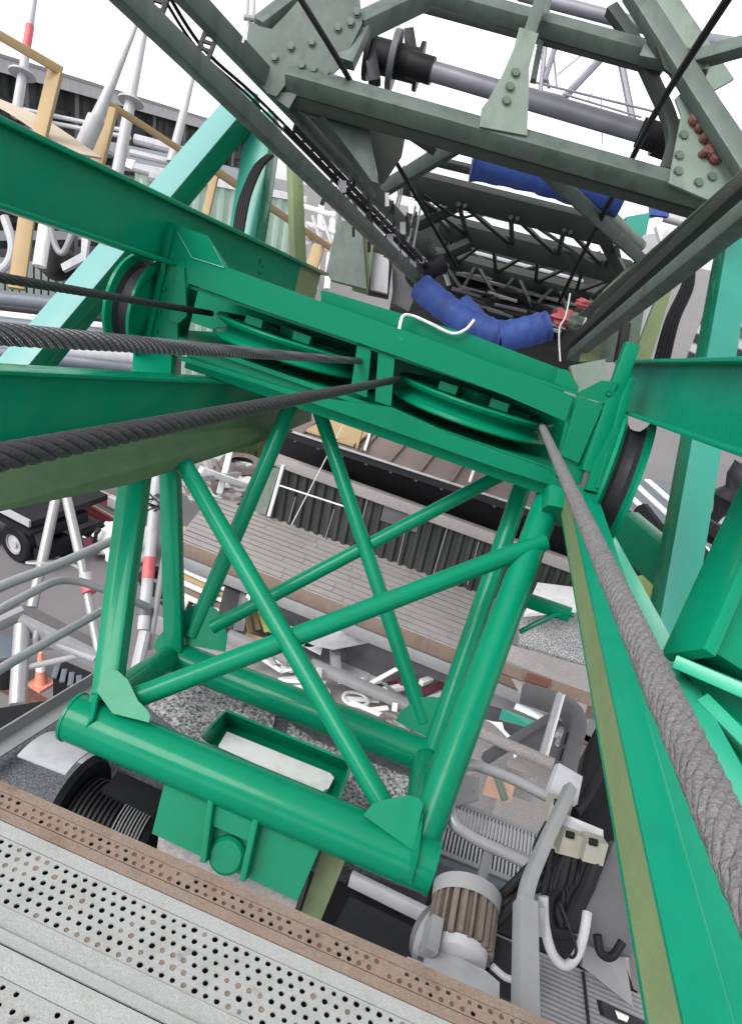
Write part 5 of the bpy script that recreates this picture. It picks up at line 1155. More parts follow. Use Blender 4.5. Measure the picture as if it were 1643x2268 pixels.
# ================================================================ YARD BELOW, LEFT
def seg(par, name, m, p, q, r, n=10): return part(name, par, M[m], lambda bm: sweep(bm, circ(r, n), [p, q]))
def bar(par, name, m, p, q, w_, h_, up=Z): return part(name, par, M[m], lambda bm: sweep(bm, rect(w_, h_, min(w_, h_) * .08), [p, q], up))
def boxp(par, name, m, c, sx, sy, sz, yaw=0.0, bev=.01, tilt=0.0):
    ax = V((math.cos(yaw), math.sin(yaw), math.sin(tilt))).normalized(); ay = V((-math.sin(yaw), math.cos(yaw), 0)); az = ax.cross(ay)
    return part(name, par, M[m], lambda bm: boxat(bm, c + az * (sz / 2), ax, ay, az, sx, sy, sz), bev=bev)
# ground paint and joints
def gline(name, px, z, m): return structure(part(name, None, M[m], lambda bm: plate(bm, [PZ(x, y, z) for x, y in px], .003, Z), 0))
gline('road_line', [(108, 1220), (176, 1254), (174, 1260), (106, 1226)], .012, 'mark')
gline('road_line', [(246, 1274), (300, 1300), (298, 1307), (244, 1282)], .012, 'mark')
gline('road_patch', [(-60, 1330), (70, 1342), (240, 1430), (90, 1440), (-80, 1420)], .008, 'asphalt')
gline('rusty_rail_groove', [(-40, 1474), (0, 1488), (132, 1562), (108, 1566), (-40, 1496)], .02, 'rustdk')
gline('rusty_rail_groove', [(-40, 1500), (0, 1510), (110, 1574), (100, 1578), (-40, 1512)], .02, 'rustdk')
# truck
tk = thing('lorry', 'dark flatbed lorry with grey hubbed wheels at the left edge', 'lorry', PZ(40, 1245, 0))
wc = PZ(44, 1240, 0) + Z * .52
td = (PZ(130, 1260, 0) - PZ(0, 1190, 0)); td.z = 0; td.normalize(); tn = td.cross(Z); tn = tn if tn.dot(FW) < 0 else -tn
for k in (0, -1.35, -5.2):
    c = wc + td * k
    wl = part('wheel', tk, M['black'], lambda bm: lathe(bm, c, tn, [(.24, .14), (.46, .15), (.52, .09), (.52, -.09), (.46, -.15), (.24, -.14)], 32))
    part('rim', wl, M['lgrey'], lambda bm: lathe(bm, c, tn, [(.27, .155), (.24, .12), (.12, .10), (.10, .16), (0, .16)], 28))
def tbox(name, m, u, v, z, su, sv, sz, bev=.02): return part(name, tk, M[m], lambda bm: boxat(bm, wc + td * u - tn * v + Z * (z - .52), td, -tn, Z, su, sv, sz), bev=bev)
tbox('chassis', 'dark', -3.5, 1.1, .85, 8.0, 1.2, .3); tbox('flatbed', 'dark', -3.55, 1.1, 1.25, 8.2, 2.4, .16); tbox('side_rail', 'lgrey', -3.55, -.1, 1.3, 8.2, .06, .18)
tbox('mudguard', 'black', .0, .0, 1.12, 1.5, .5, .06); tbox('rear_bumper', 'black', .78, 1.0, .5, .22, 2.2, .35); tbox('headboard', 'grey', -2.2, 1.1, 2.2, .2, 2.3, 1.9); tbox('cab', 'lgrey', -5.0, 1.1, 1.9, 2.2, 2.3, 1.9, .1)

# low dark skirt / kerb block
kb = part('dark_kerb_block', None, M['black'], lambda bm: sweep(bm, rect(.35, .45, .03), [PZ(112, 1190, .25), PZ(172, 1222, .25)], Z)); tag(kb, 'dark low kerb block between the lorry and the trestle legs', 'kerb block')
# red barriers
for i, (a, b, lab) in enumerate((((166, 1108), (286, 1176), 'red and white barrier board nearer the lorry'), ((186, 1080), (302, 1136), 'pale red barrier board farther behind the first one'))):
    t = thing('barrier_board', lab, 'barrier', PZ(*a, .3), 'red barrier boards')
    p, q = PZ(*a, .35), PZ(*b, .35)
    for k in range(6): part('panel', t, M['red'] if k % 2 == 0 or i == 0 else M['white'], lambda bm: boxat(bm, lerp(p, q, (k + .5) / 6), (q - p).normalized(), Z.cross((q - p).normalized()), Z, (q - p).length / 6 - .01, .16, .32), bev=.02)
    part('white_stripe', t, M['mark'], lambda bm: sweep(bm, rect(.05, .02), [p + Z * .17, q + Z * .17], Z))
    for k in (.1, .9): bar(t, 'foot', 'dgrey', lerp(p, q, k) - Z * .35, lerp(p, q, k), .3, .2, FW)
gline('kerb_strip', [(150, 1100), (184, 1098), (300, 1160), (298, 1170)], .05, 'grey')
# bulk bag
bagt = thing('bulk_bag', 'crumpled white bulk bag behind the upper left handrail', 'bag', PZ(275, 1240, 0))
part('bag_body', bagt, M['white'], blob(PZ(276, 1200, .5), .62, (1.1, .9, .85), 5), 60)
part('bag_top', bagt, M['string'], blob(PZ(268, 1176, .8), .35, (1.2, 1, .6), 6), 60)
vl = thing('mauve_scooter', 'small mauve and black hand truck left of the bulk bag', 'hand truck', PZ(205, 1235, 0))
part('tray', vl, M['maroon'], lambda bm: plate(bm, [PZ(182, 1192, .6), PZ(200, 1192, .7), PZ(218, 1225, .3), PZ(205, 1232, .2), PZ(190, 1222, .3)], .1))
seg(vl, 'handle', 'black', PZ(208, 1218, .4), PZ(214, 1180, .9), .05); seg(vl, 'grip', 'dark', PZ(214, 1180, .9), PZ(221, 1170, 1.0), .07)
part('white_side', vl, M['white'], lambda bm: plate(bm, [PZ(182, 1188, .62), PZ(196, 1196, .62), PZ(214, 1226, .25), PZ(196, 1214, .3)], .04))
# trestle legs (tall galvanised stand)
ts = thing('trestle_stand', 'tall pale pipe trestle with splayed legs left of the portal frame', 'stand', PZ(75, 1500, 4.0))
seg(ts, 'leg', 'galv', P(132, 1070, 8.6), P(72, 1345, 8.0), .062, 16); seg(ts, 'leg', 'galv', P(143, 1080, 8.6), P(178, 1232, 8.3), .06, 16); seg(ts, 'leg', 'galv', P(178, 1232, 8.3), P(238, 1540, 7.8), .05, 16)
part('ring', ts, M['lgrey'], lambda bm: lathe(bm, P(96, 1245, 8.2), UP, [(.16, .012), (.19, .012), (.19, -.012), (.16, -.012), (.16, .012)], 24))
part('red_sleeve', ts, M['red'], lambda bm: sweep(bm, circ(.082, 16), [P(194, 1290, 8.2), P(199, 1313, 8.15)])); part('sleeve', ts, M['lgrey'], lambda bm: sweep(bm, circ(.078, 16), [P(190, 1270, 8.22), P(194, 1290, 8.2)]))
seg(ts, 'post', 'galv', P(50, 1385, 7.8), P(40, 1560, 7.4), .09, 16)
bar(ts, 'cross_channel', 'galv', P(42, 1378, 7.8), P(275, 1490, 8.0), .10, .20); bar(ts, 'cross_channel', 'grey', P(55, 1355, 7.9), P(-60, 1410, 7.6), .10, .14)
seg(ts, 'strut', 'galv', P(84, 1395, 7.8), P(74, 1440, 7.8), .04); seg(ts, 'strut', 'lgrey', P(52, 1480, 7.6), P(196, 1448, 8.0), .035)
bar(ts, 'cap_bar', 'lgrey', P(130, 1420, 7.9), P(215, 1455, 7.9), .14, .05)
# cone
cn = thing('traffic_cone', 'faded orange traffic cone standing alone at the lower left', 'cone', PZ(92, 1522, 0))
cc = PZ(92, 1516, 0)
part('cone_body', cn, M['orange'], lambda bm: lathe(bm, cc, Z, [(0, .8), (.035, .79), (.045, .75), (.13, .06), (.15, .05)], 24))
part('base', cn, M['orange'], lambda bm: boxat(bm, cc + Z * .025, td, tn, Z, .38, .38, .05), bev=.02)
part('white_band', cn, M['white'], lambda bm: lathe(bm, cc, Z, [(.099, .38), (.079, .54)], 24))
# bin and dark boat-like cover
bn = thing('rubbish_bin', 'dark bin with a pale lid at the far left edge above the angle bar', 'bin', PZ(14, 1510, 0))
part('bin_body', bn, M['dark'], lambda bm: lathe(bm, PZ(12, 1508, 0), Z, [(0, 0), (.30, 0), (.36, .75), (.3, .8), (0, .8)], 20)); part('lid', bn, M['slate'], lambda bm: lathe(bm, PZ(12, 1508, 0) + Z * .8, Z, [(.38, 0), (.38, .06), (0, .16)], 20))
sk = thing('covered_skip', 'dark tarpaulin covered skip beside the orange cone', 'skip', PZ(170, 1530, 0))
part('skip_body', sk, M['black'], lambda bm: plate(bm, [PZ(118, 1500, .5), PZ(140, 1462, .6), PZ(232, 1502, .6), PZ(225, 1560, .5)], .5, Z), bev=.05)
for i in range(6): bar(sk, 'cover_fold', 'slate', PZ(128 + 16 * i, 1476 + 7 * i, .62), PZ(120 + 18 * i, 1502 + 9 * i, .56), .10, .05)
# banded pole between the legs
bp_ = pole('banded pale pole between the two left legs with red bands', [P(352, 1010, 7.4), P(318, 1395, 6.9)], [.055, .062], band=(.60, .72, .064))
seg(bp_, 'second_pipe', 'grey', P(372, 1190, 7.2), P(330, 1440, 6.9), .035); seg(bp_, 'lower_pipe', 'galv', P(322, 1400, 6.9), P(300, 1500, 6.7), .065)
part('clamp', bp_, M['dgrey'], lambda bm: sweep(bm, circ(.08, 12), [P(322, 1345, 6.96), P(320, 1362, 6.94)]))
rr = random.Random(21)
for k in range(9): seg(bp_, 'wire_tie', 'dark', P(338 + rr.uniform(-20, 30), 1120 + rr.uniform(-30, 30), 7.2), P(338 + rr.uniform(-30, 40), 1120 + rr.uniform(-35, 35), 7.15), .010, 5)
st2 = bar(None, 'steel_channel', 'lgrey', P(322, 1372, 7.4), P(440, 1424, 7.6), .08, .18); tag(st2, 'pale steel channel behind the second left leg', 'channel')
hp_ = part('white_hose', None, M['white'], lambda bm: sweep(bm, circ(.045, 10), spline([P(412, 1330, 8.5), P(388, 1380, 8.3), P(360, 1440, 8.2), P(328, 1480, 8.2)], 6))); tag(hp_, 'white hose curving down between the two left legs', 'hose')
boxs = thing('paper_scrap', 'white sheet with a black ring lying near the foot of the left leg', 'sheet', PZ(340, 1510, 2.0))
part('sheet', boxs, M['white'], lambda bm: plate(bm, [PZ(318, 1505, 2), PZ(342, 1494, 2), PZ(352, 1510, 2), PZ(330, 1522, 2)], .02, Z)); part('ring_mark', boxs, M['black'], lambda bm: lathe(bm, PZ(336, 1508, 2.015), Z, [(.05, 0), (.09, .006), (.09, 0)], 16))

# ================================================================ CLUTTER UNDER THE CANOPY
# staging deck the clutter stands on
structure(part('lower_quay', None, M['conc'], lambda bm: plate(bm, [PZ(x, y, .9) for x, y in ((405, 1250), (1330, 1600), (1400, 2200), (500, 1800), (395, 1500))], .9, Z), bev=.03))
def gz(x, y, z=.9): return PZ(x, y, z)
pp_ = thing('timber_pile', 'pile of white and brown boards left of the mint back brace', 'timber pile', gz(440, 1330))
for k in range(7):
    a, b = gz(405, 1255 + 14 * k, 2.0 - .12 * k), gz(505, 1300 + 14 * k, 2.0 - .12 * k)
    bar(pp_, 'board', ['white', 'tan', 'white', 'rust', 'white', 'rust', 'tan'][k], a, b, .28, .07)
bar(pp_, 'bearer', 'tan', gz(404, 1180, 2.3), gz(505, 1226, 2.3), .10, .34)
ty = thing('old_tyre', 'black tyre left of the board pile behind the second left leg', 'tyre', gz(355, 1310))
part('tyre', ty, M['black'], lambda bm: lathe(bm, gz(352, 1290, 1.4), (Z + RT * .5).normalized(), [(.22, .10), (.40, .12), (.46, .05), (.46, -.05), (.40, -.12), (.22, -.10), (.22, .10)], 28))
bins = thing('black_sacks', 'black sacks heaped beside the boards', 'sacks', gz(430, 1370)); 
for k, (x, y) in enumerate(((400, 1345), (422, 1352), (412, 1372))): part('sack', bins, M['black'], blob(gz(x, y, 1.2), .32, (1.1, 1, .8), 7 + k), 60)
pn = thing('propped_sheets', 'dark navy and grey panels leaning together under the canopy edge', 'panels', gz(520, 1390))
for k, (px, m_) in enumerate((([(500, 1290), (535, 1300), (515, 1395), (478, 1380)], 'dark'), ([(535, 1300), (552, 1308), (540, 1398), (516, 1395)], 'dgrey'), ([(548, 1312), (556, 1316), (542, 1372), (532, 1368)], 'white'), ([(470, 1300), (500, 1292), (480, 1340), (455, 1350)], 'slate'))):
    part('panel', pn, M[m_], lambda bm: plate(bm, [gz(x, y, 1.6 + .5 * (y < 1340)) for x, y in px], .05), bev=.004)
tb_ = thing('tool_crate', 'open crate of timber offcuts with a lime edge behind the crossing braces', 'crate', gz(590, 1420))
for k, (x0, y0, x1, y1, m_) in enumerate(((548, 1362, 555, 1402, 'tan'), (562, 1345, 572, 1395, 'tan'), (575, 1350, 592, 1400, 'lime'), (590, 1360, 604, 1400, 'lime'), (570, 1338, 580, 1380, 'rust'))): bar(tb_, 'slat', m_, gz(x0, y0, 1.5), gz(x1, y1, 1.2), .12, .04)
part('crate_side', tb_, M['tan'], lambda bm: plate(bm, [gz(545, 1400, 1.2), gz(600, 1418, 1.2), gz(596, 1445, 1.0), gz(540, 1425, 1.0)], .06), bev=.004)
part('crate_floor', tb_, M['brown'], lambda bm: plate(bm, [gz(540, 1405, 1.0), gz(612, 1425, 1.0), gz(598, 1460, .95), gz(530, 1440, .95)], .05, Z))
dk = thing('debris_heap', 'heap of dark green netting and torn sheets under the canopy fascia', 'debris', gz(680, 1400))
for k in range(30):
    x = 612 + rr.random() * 150; y = 1335 + (x - 612) * .33 + rr.random() * 60
    m_ = rr.choice(['dark', 'slate', 'black', 'boom', 'white', 'lgrey', 'corr'])
    c = gz(x, y, 1.2 + rr.random() * .5); s = .10 + rr.random() * .28
    part('scrap', dk, M[m_], lambda bm: plate(bm, [c + V((rr.uniform(-s, s), rr.uniform(-s, s), rr.uniform(-.12, .12))) + V((math.cos(a) * s, math.sin(a) * s, 0)) for a in (0, 1.3, 2.6, 3.9, 5.1)], .02, Z))
for k in range(5): part('net_fold', dk, M['corr'], blob(gz(640 + 28 * k, 1372 + 10 * k, 1.1), .34, (1.5, .8, .5), 30 + k), 60)
# long dark conveyor below fascia
bar(dk, 'dark_bar', 'dark', gz(610, 1318, 1.9), gz(800, 1392, 1.9), .35, .18)
sl = part('white_canopy', None, M['lgrey'], lambda bm: plate(bm, [gz(650, 1402, 2.0), gz(690, 1392, 2.1), gz(760, 1398, 2.2), gz(850, 1378, 2.3), gz(866, 1408, 2.0), gz(740, 1432, 1.9), gz(700, 1424, 1.9)], .08, Z), bev=.02); tag(sl, 'smooth pale fibreglass hull cover behind the lower crossing brace', 'cover')
tf = thing('tee_frame', 'grey tee shaped steel frame lying over the scrap behind the rear tube', 'frame', gz(800, 1520))
bar(tf, 'long_bar', 'grey', gz(688, 1470, 1.5), gz(912, 1566, 1.5), .20, .16); bar(tf, 'cross_bar', 'grey', gz(741, 1428, 1.55), gz(744, 1492, 1.5), .20, .14)
bl2 = thing('concrete_steps', 'stepped pale concrete blocks beside the tee frame', 'blocks', gz(800, 1470))
for k, (x, y, sx, sz, m_) in enumerate(((762, 1452, .5, .5, 'conc'), (792, 1458, .42, .62, 'decklt'), (824, 1470, .6, .45, 'conc'), (845, 1452, .4, .6, 'conc'), (780, 1486, .8, .16, 'lgrey'), (815, 1496, .7, .14, 'lgrey'))): boxp(bl2, 'block', m_, gz(x, y), sx, .5, sz, -.2)
mb_ = thing('maroon_beams', 'maroon and white beams stacked right of the thin rear brace', 'beams', gz(930, 1520))
for k, (a, b, m_) in enumerate((((826, 1526), (900, 1512), 'maroon'), ((885, 1512), (995, 1470), 'maroon'), ((930, 1540), (1000, 1505), 'maroon'), ((828, 1532), (902, 1519), 'white'), ((930, 1498), (1000, 1462), 'white'), ((932, 1512), (1000, 1488), 'white'), ((920, 1548), (990, 1530), 'white'), ((942, 1478), (1000, 1456), 'rust'))):
    bar(mb_, 'beam', m_, gz(*a, 1.3 + .1 * (k % 3)), gz(*b, 1.3 + .1 * (k % 3)), .12, .12)
wsl = thing('white_scrap', 'tangle of bent white and cream metal strips in front of the rear tube', 'scrap metal', gz(740, 1560))
for k in range(22):
    x = 560 + rr.random() * 350; y = 1470 + (x - 560) * .30 + rr.uniform(-28, 20)
    p = gz(x, y, 1.0 + rr.random() * .5); q = p + V((rr.uniform(-.7, .7), rr.uniform(-.4, .4), rr.uniform(-.15, .25)))
    bar(wsl, 'strip', rr.choice(['white', 'white', 'lgrey', 'string', 'pale', 'rust']), p, q, .06 + rr.random() * .06, .025)
for (x, y) in ((788, 1548), (700, 1530)): part('loop', wsl, M['string'], lambda bm: lathe(bm, gz(x, y, 1.15), (Z + FW * .2).normalized(), [(.22, .02), (.28, .02), (.28, -.02), (.22, -.02), (.22, .02)], 24))
for k in range(6): part('stone', wsl, M['conc'], blob(gz(860 + rr.uniform(-50, 60), 1600 + rr.uniform(-12, 16), 1.0), .16, (1.2, 1, .7), 50 + k), 60)
va = thing('valve_wheel', 'white cast valve part lying left of the crossing braces', 'valve', gz(640, 1480))
part('valve_body', va, M['white'], lambda bm: lathe(bm, gz(640, 1470, 1.2), (Z * .7 + RT * .5).normalized(), [(0, .18), (.10, .16), (.10, .05), (.20, .04), (.20, -.04), (.1, -.05), (.08, -.2), (0, -.2)], 20))
for k in range(4): seg(va, 'spoke', 'white', gz(640, 1470, 1.2), gz(628 + 18 * k, 1450 + 10 * (k % 3) + 18 * (k > 1), 1.35), .035)
gpipe = bar(None, 'grey_channel', 'grey', gz(505, 1408, 1.6), gz(640, 1462, 1.5), .2, .2); tag(gpipe, 'grey steel channel behind the left rear gusset', 'channel')
bl_ = thing('stone_rubble', 'pale rubble and rope coils at the left end of the canopy', 'rubble', PZ(500, 1080, 2.6))
for k in range(16): part('stone', bl_, M[rr.choice(['conc', 'decklt', 'white', 'redroof'])], blob(PZ(430 + rr.uniform(0, 110), 1045 + rr.uniform(-20, 60), 2.8), .16 + rr.random() * .18, (1.3, 1, .7), 70 + k), 50)
for a, b, m_ in (((510, 1000), (486, 1095), 'white'), ((455, 1010), (470, 1060), 'white'), ((445, 1040), (560, 1080), 'white'), ((430, 1060), (540, 1050), 'lgrey')): bar(bl_, 'post', m_, PZ(*a, 3.6), PZ(*b, 2.9), .14, .14)
part('rope_coil', bl_, M['redroof'], lambda bm: lathe(bm, PZ(535, 1030, 3.0), Z, [(.3, .1), (.5, .14), (.6, 0), (.5, -.1)], 24))
gs = part('grass_bank', None, M['leaf'], lambda bm: [bm.faces.new([bm.verts.new(v) for v in (c, c + V((.05, 0, .01)), c + V((rr.uniform(-.1, .15), rr.uniform(-.1, .1), rr.uniform(.1, .4))))]) for c in [PZ(545 + rr.uniform(-40, 70), 995 + rr.uniform(-22, 22), 1.8) for _ in range(1500)]], 0); stuff(gs)
gl2 = part('bank', None, M['corrg'], lambda bm: plate(bm, [PZ(470, 1010, 1.7), PZ(560, 965, 1.7), PZ(640, 985, 1.7), PZ(600, 1030, 1.7), PZ(500, 1060, 1.7)], 1.7, Z)); structure(gl2)

# ================================================================ RIGHT GAP BETWEEN FRAME AND STRUT
def qx(x, y, z): return PZ(x, y, z)
rg = thing('side_canopy', 'pale rough canopy roof with rusty fascia between the frame and the strut', 'canopy', qx(1200, 1450, 3.4))
part('rough_roof', rg, M['decklt'], lambda bm: plate(bm, [qx(1150, 1370, 3.6), qx(1285, 1335, 3.6), qx(1320, 1480, 3.4), qx(1150, 1425, 3.4)], .1, Z), bev=.01)
part('flat_edge', rg, M['conc'], lambda bm: plate(bm, [qx(1120, 1425, 3.45), qx(1310, 1480, 3.45), qx(1310, 1540, 3.3), qx(1110, 1458, 3.3)], .12, Z), bev=.01)
part('fascia', rg, M['rust'], lambda bm: plate(bm, [P(1105, 1462, 10.5), P(1310, 1536, 10.2), P(1310, 1566, 10.1), P(1100, 1486, 10.4)], .06), bev=.004)
part('rust_streak', rg, M['rustdk'], lambda bm: plate(bm, [P(1168, 1489, 10.3), P(1222, 1507, 10.2), P(1212, 1522, 10.15), P(1160, 1506, 10.2)], .02))
part('soffit', rg, M['conc'], lambda bm: plate(bm, [P(1130, 1500, 10.4), P(1300, 1562, 10.1), P(1290, 1600, 10.1), P(1150, 1535, 10.3)], .06))
wsh = part('white_sheet_roof', None, M['white'], lambda bm: plate(bm, [qx(1190, 1290, 4.0), qx(1270, 1300, 4.0), qx(1280, 1350, 4.0), qx(1160, 1360, 4.0)], .06, Z), bev=.005); tag(wsh, 'white sheet roof peeping out beside the top of the olive strut side', 'roof sheet')
bar(fr, 'tie_bar', 'green', P(1170, 1330, 4.6), P(1262, 1362, 4.5), .08, .08); 
part('tie_bar', fr, g, lambda bm: sweep(bm, circ(.018, 10), spline([P(1150, 1400, 4.5), P(1200, 1375, 4.5), P(1235, 1360, 4.5), P(1268, 1362, 4.5)], 5)))
rc = thing('glazed_cabin', 'small cabin with rounded dark window and turquoise sill right of the frame legs', 'cabin', gz(1150, 1580))
part('cabin_wall', rc, M['grey'], lambda bm: plate(bm, [gz(1090, 1490, 2.4), gz(1240, 1545, 2.4), gz(1230, 1610, 1.6), gz(1080, 1560, 1.6)], .1), bev=.01)
wf_ = part('window', rc, M['dgrey'], lambda bm: plate(bm, [gz(1098, 1492, 2.46), gz(1140, 1500, 2.46), gz(1149, 1512, 2.42), gz(1146, 1532, 2.3), gz(1092, 1520, 2.3)], .05), bev=.01)
part('pane', wf_, M['glass'], lambda bm: plate(bm, [gz(1102, 1496, 2.5), gz(1136, 1503, 2.5), gz(1143, 1513, 2.46), gz(1140, 1526, 2.36), gz(1098, 1516, 2.36)], .02))
part('sill', rc, M['mint'], lambda bm: plate(bm, [gz(1112, 1570, 1.9), gz(1200, 1602, 1.9), gz(1192, 1618, 1.8), gz(1105, 1592, 1.8)], .06), bev=.005)
part('white_panel', rc, M['white'], lambda bm: plate(bm, [gz(1148, 1545, 2.2), gz(1212, 1590, 2.0), gz(1206, 1600, 1.95), gz(1138, 1570, 2.0)], .04))
sb = thing('silver_upright', 'bright silver channel upright in front of the dark duct', 'upright', P(1205, 1675, 6.4)); bar(sb, 'channel', 'lgrey', P(1241, 1538, 6.8), P(1200, 1680, 6.3), .07, .05, FW); bar(sb, 'edge', 'white', P(1247, 1540, 6.76), P(1208, 1680, 6.26), .012, .05, FW)
dc = thing('bent_duct', 'dark grey bent duct beside the silver upright', 'duct', P(1250, 1700, 6.6))
part('duct', dc, M['dgrey'], lambda bm: sweep(bm, rect(.22, .16, .03), arcpts([P(1160, 1535, 7.4), P(1285, 1575, 7.0), P(1240, 1740, 6.4)], .35), FW))
for k in (.35, .7): bar(dc, 'slot', 'black', lerp(P(1268, 1590, 6.85), P(1240, 1690, 6.5), k), lerp(P(1268, 1590, 6.85), P(1240, 1690, 6.5), k + .25), .03, .03, FW)
mp = seg(None, 'mauve_pipe', 'conc', P(1052, 1618, 6.4), P(1225, 1694, 6.1), .055, 16); tag(mp, 'grey mauve pipe crossing below the silver upright', 'pipe')
bar_ = bar(None, 'dark_diagonal', 'dgrey', P(1075, 1680, 6.3), P(1225, 1588, 6.9), .09, .09); tag(bar_, 'dark diagonal strut crossing the mauve pipe', 'strut')
ws2 = thing('torn_white_sheet', 'torn white plastic sheet caught between the mauve pipe and the legs', 'plastic sheet', gz(1100, 1640))
part('sheet', ws2, M['white'], lambda bm: plate(bm, [gz(1076, 1594, 1.3), gz(1092, 1598, 1.4), gz(1112, 1600, 1.4), gz(1116, 1616, 1.3), gz(1130, 1630, 1.2), gz(1128, 1650, 1.1), gz(1100, 1640, 1.1), gz(1080, 1630, 1.2)], .02))
part('sheet_tail', ws2, M['white'], lambda bm: plate(bm, [gz(1135, 1660, 1.2), gz(1150, 1666, 1.2), gz(1138, 1680, 1.1)], .02))
ss_ = part('grey_slab', None, M['conc'], lambda bm: plate(bm, [qx(1100, 1690, 4.0), qx(1190, 1722, 4.0), qx(1185, 1752, 3.9), qx(1105, 1722, 3.9)], .2, Z), bev=.01); tag(ss_, 'plain grey slab under the mauve pipe', 'slab')
sl3 = part('rounded_tank', None, M['conc'], lambda bm: lathe(bm, qx(1030, 1690, 4.3), (Z + FW * .2), [(0, .45), (.35, .43), (.45, .35), (.45, -.6)], 28)); tag(sl3, 'rounded grey tank top behind the loop rail', 'tank')
pk2 = thing('peach_panel', 'peach coloured panel with a cream strut behind the loop rail', 'panel', qx(1100, 1760, 5.0))
part('panel', pk2, M['orange'] if False else M['pinkp'] if 'pinkp' in M else M['tan'], lambda bm: plate(bm, [qx(1085, 1712, 5.2), qx(1145, 1722, 5.2), qx(1130, 1778, 5.0), qx(1070, 1760, 5.0)], .05), bev=.004)
bar(pk2, 'strut', 'pale', qx(1098, 1712, 5.3), qx(1118, 1772, 5.2), .06, .04)
aw = thing('green_window_strip', 'green framed window strip under the bar grating', 'window', qx(1030, 1920, 5.2))
part('frame', aw, M['green'], lambda bm: plate(bm, [qx(965, 1880, 5.2), qx(1130, 1945, 5.2), qx(1122, 1975, 5.1), qx(958, 1908, 5.1)], .06), bev=.004)
for k in range(4): part('pane', aw, M['lgrey'], lambda bm: plate(bm, [qx(972 + 38 * k, 1888 + 15 * k, 5.23), qx(1000 + 38 * k, 1899 + 15 * k, 5.23), qx(996 + 38 * k, 1912 + 15 * k, 5.18), qx(968 + 38 * k, 1900 + 15 * k, 5.18)], .01))
part('sill', aw, M['rust'], lambda bm: sweep(bm, rect(.06, .04), [qx(955, 1908, 5.2), qx(1120, 1978, 5.2)], Z))
stl = thing('stone_store', 'pink brick and rubble stack beside the olive strut side', 'rubble', gz(1270, 1680))
for k in range(14): boxp(stl, 'brick', rr.choice(['redroof', 'rust', 'conc', 'decklt']), gz(1250 + rr.uniform(0, 70), 1640 + rr.uniform(-10, 70), 1.6 + .1 * (k % 3)), .35, .2, .14, rr.uniform(-.6, .3))

# ================================================================ RIGHT EDGE
rb_ = thing('white_office', 'white office block with dark window bands at the right edge', 'building', P(1680, 700, 60))
o0, o1 = P(1612, 556, 60), P(1900, 617, 48); o1.z = o0.z
od = (o1 - o0).normalized(); on = od.cross(Z); on = on if on.dot(FW) < 0 else -on
part('wall', rb_, M['lgrey'], lambda bm: boxat(bm, (o0 + o1) / 2 - on * 4 - Z * (o0.z / 2), od, on, Z, (o1 - o0).length, 8, o0.z), bev=.05)
for k in range(6):
    bnd = part('window_band', rb_, M['dgrey'], lambda bm: boxat(bm, (o0 + o1) / 2 - Z * (.9 + 1.7 * k) + on * .03, od, on, Z, (o1 - o0).length * .99, .12, .9))
    for j in range(5): part('pane', bnd, M['glass'], lambda bm: boxat(bm, lerp(o0, o1, (j + .5) / 5) - Z * (.9 + 1.7 * k) + on * .1, od, on, Z, (o1 - o0).length * .17, .04, .7))
part('roof', rb_, M['lgrey'], lambda bm: boxat(bm, (o0 + o1) / 2 - on * 4 + Z * .15, od, on, Z, (o1 - o0).length + .8, 8.8, .3), bev=.03)
# vehicles / tanks at right
ln_ = thing('parked_coach', 'blue grey coach with white roof stripes right of the guide wheel', 'coach', PZ(1560, 1300, 0))
va0, va1 = P(1380, 1000, 20), P(1700, 1150, 14); 
cdv = (va1 - va0); cdv.z = 0; cL = cdv.length; cdv.normalize(); cnv = cdv.cross(Z); cnv = cnv if cnv.dot(FW) < 0 else -cnv
b0 = V((va0.x, va0.y, 0)); 
part('coach_body', ln_, M['slate'], lambda bm: boxat(bm, b0 + cdv * cL / 2 + Z * 2.0 - cnv * 1.3, cdv, cnv, Z, cL + 3, 2.6, 2.6), bev=.2)
for k in range(3): part('roof_stripe', ln_, M['white'], lambda bm: boxat(bm, b0 + cdv * cL / 2 + Z * 3.32 - cnv * (.5 + .7 * k), cdv, cnv, Z, cL + 2.6, .22, .05))
part('window_band', ln_, M['glass'], lambda bm: boxat(bm, b0 + cdv * cL / 2 + Z * 2.5 + cnv * .01, cdv, cnv, Z, cL + 2.5, .06, .8))
part('skirt', ln_, M['dark'], lambda bm: boxat(bm, b0 + cdv * cL / 2 + Z * .9 + cnv * .02, cdv, cnv, Z, cL + 2.9, .1, .35))
for k in range(3): part('wheel', ln_, M['black'], lambda bm: lathe(bm, b0 + cdv * (cL * (.1 + .4 * k)) + Z * .5, cnv, [(0, .12), (.3, .12), (.48, .1), (.5, 0), (.48, -.2), (0, -.2)], 24))
lmp = thing('lime_plate', 'lime green plate with a dark hole between mint column and green column', 'plate', P(1530, 1380, 5.2))
part('plate', lmp, M['lime'], lambda bm: plate(bm, [P(1360, 1290, 6.0), P(1470, 1260, 5.6), P(1570, 1390, 4.8), P(1540, 1470, 4.6), P(1480, 1480, 4.7), P(1440, 1400, 5.2)], .04), bev=.004)
part('hole_ring', lmp, M['dgrey'], lambda bm: lathe(bm, P(1549, 1392, 4.72), -FW, [(0, .012), (.035, .012), (.04, .0)], 18))
part('hole_ring', lmp, M['dgrey'], lambda bm: lathe(bm, P(1488, 1325, 5.15), -FW, [(0, .012), (.04, .012), (.045, .0)], 18))
gdark = part('deep_green_girder', None, M['green'], lambda bm: sweep(bm, rect(.16, .30, .01), [P(1380, 1170, 5.4), P(1640, 1400, 4.4)], Z)); tag(gdark, 'short shaded green girder below the guide wheel behind the mint column', 'steel beam')
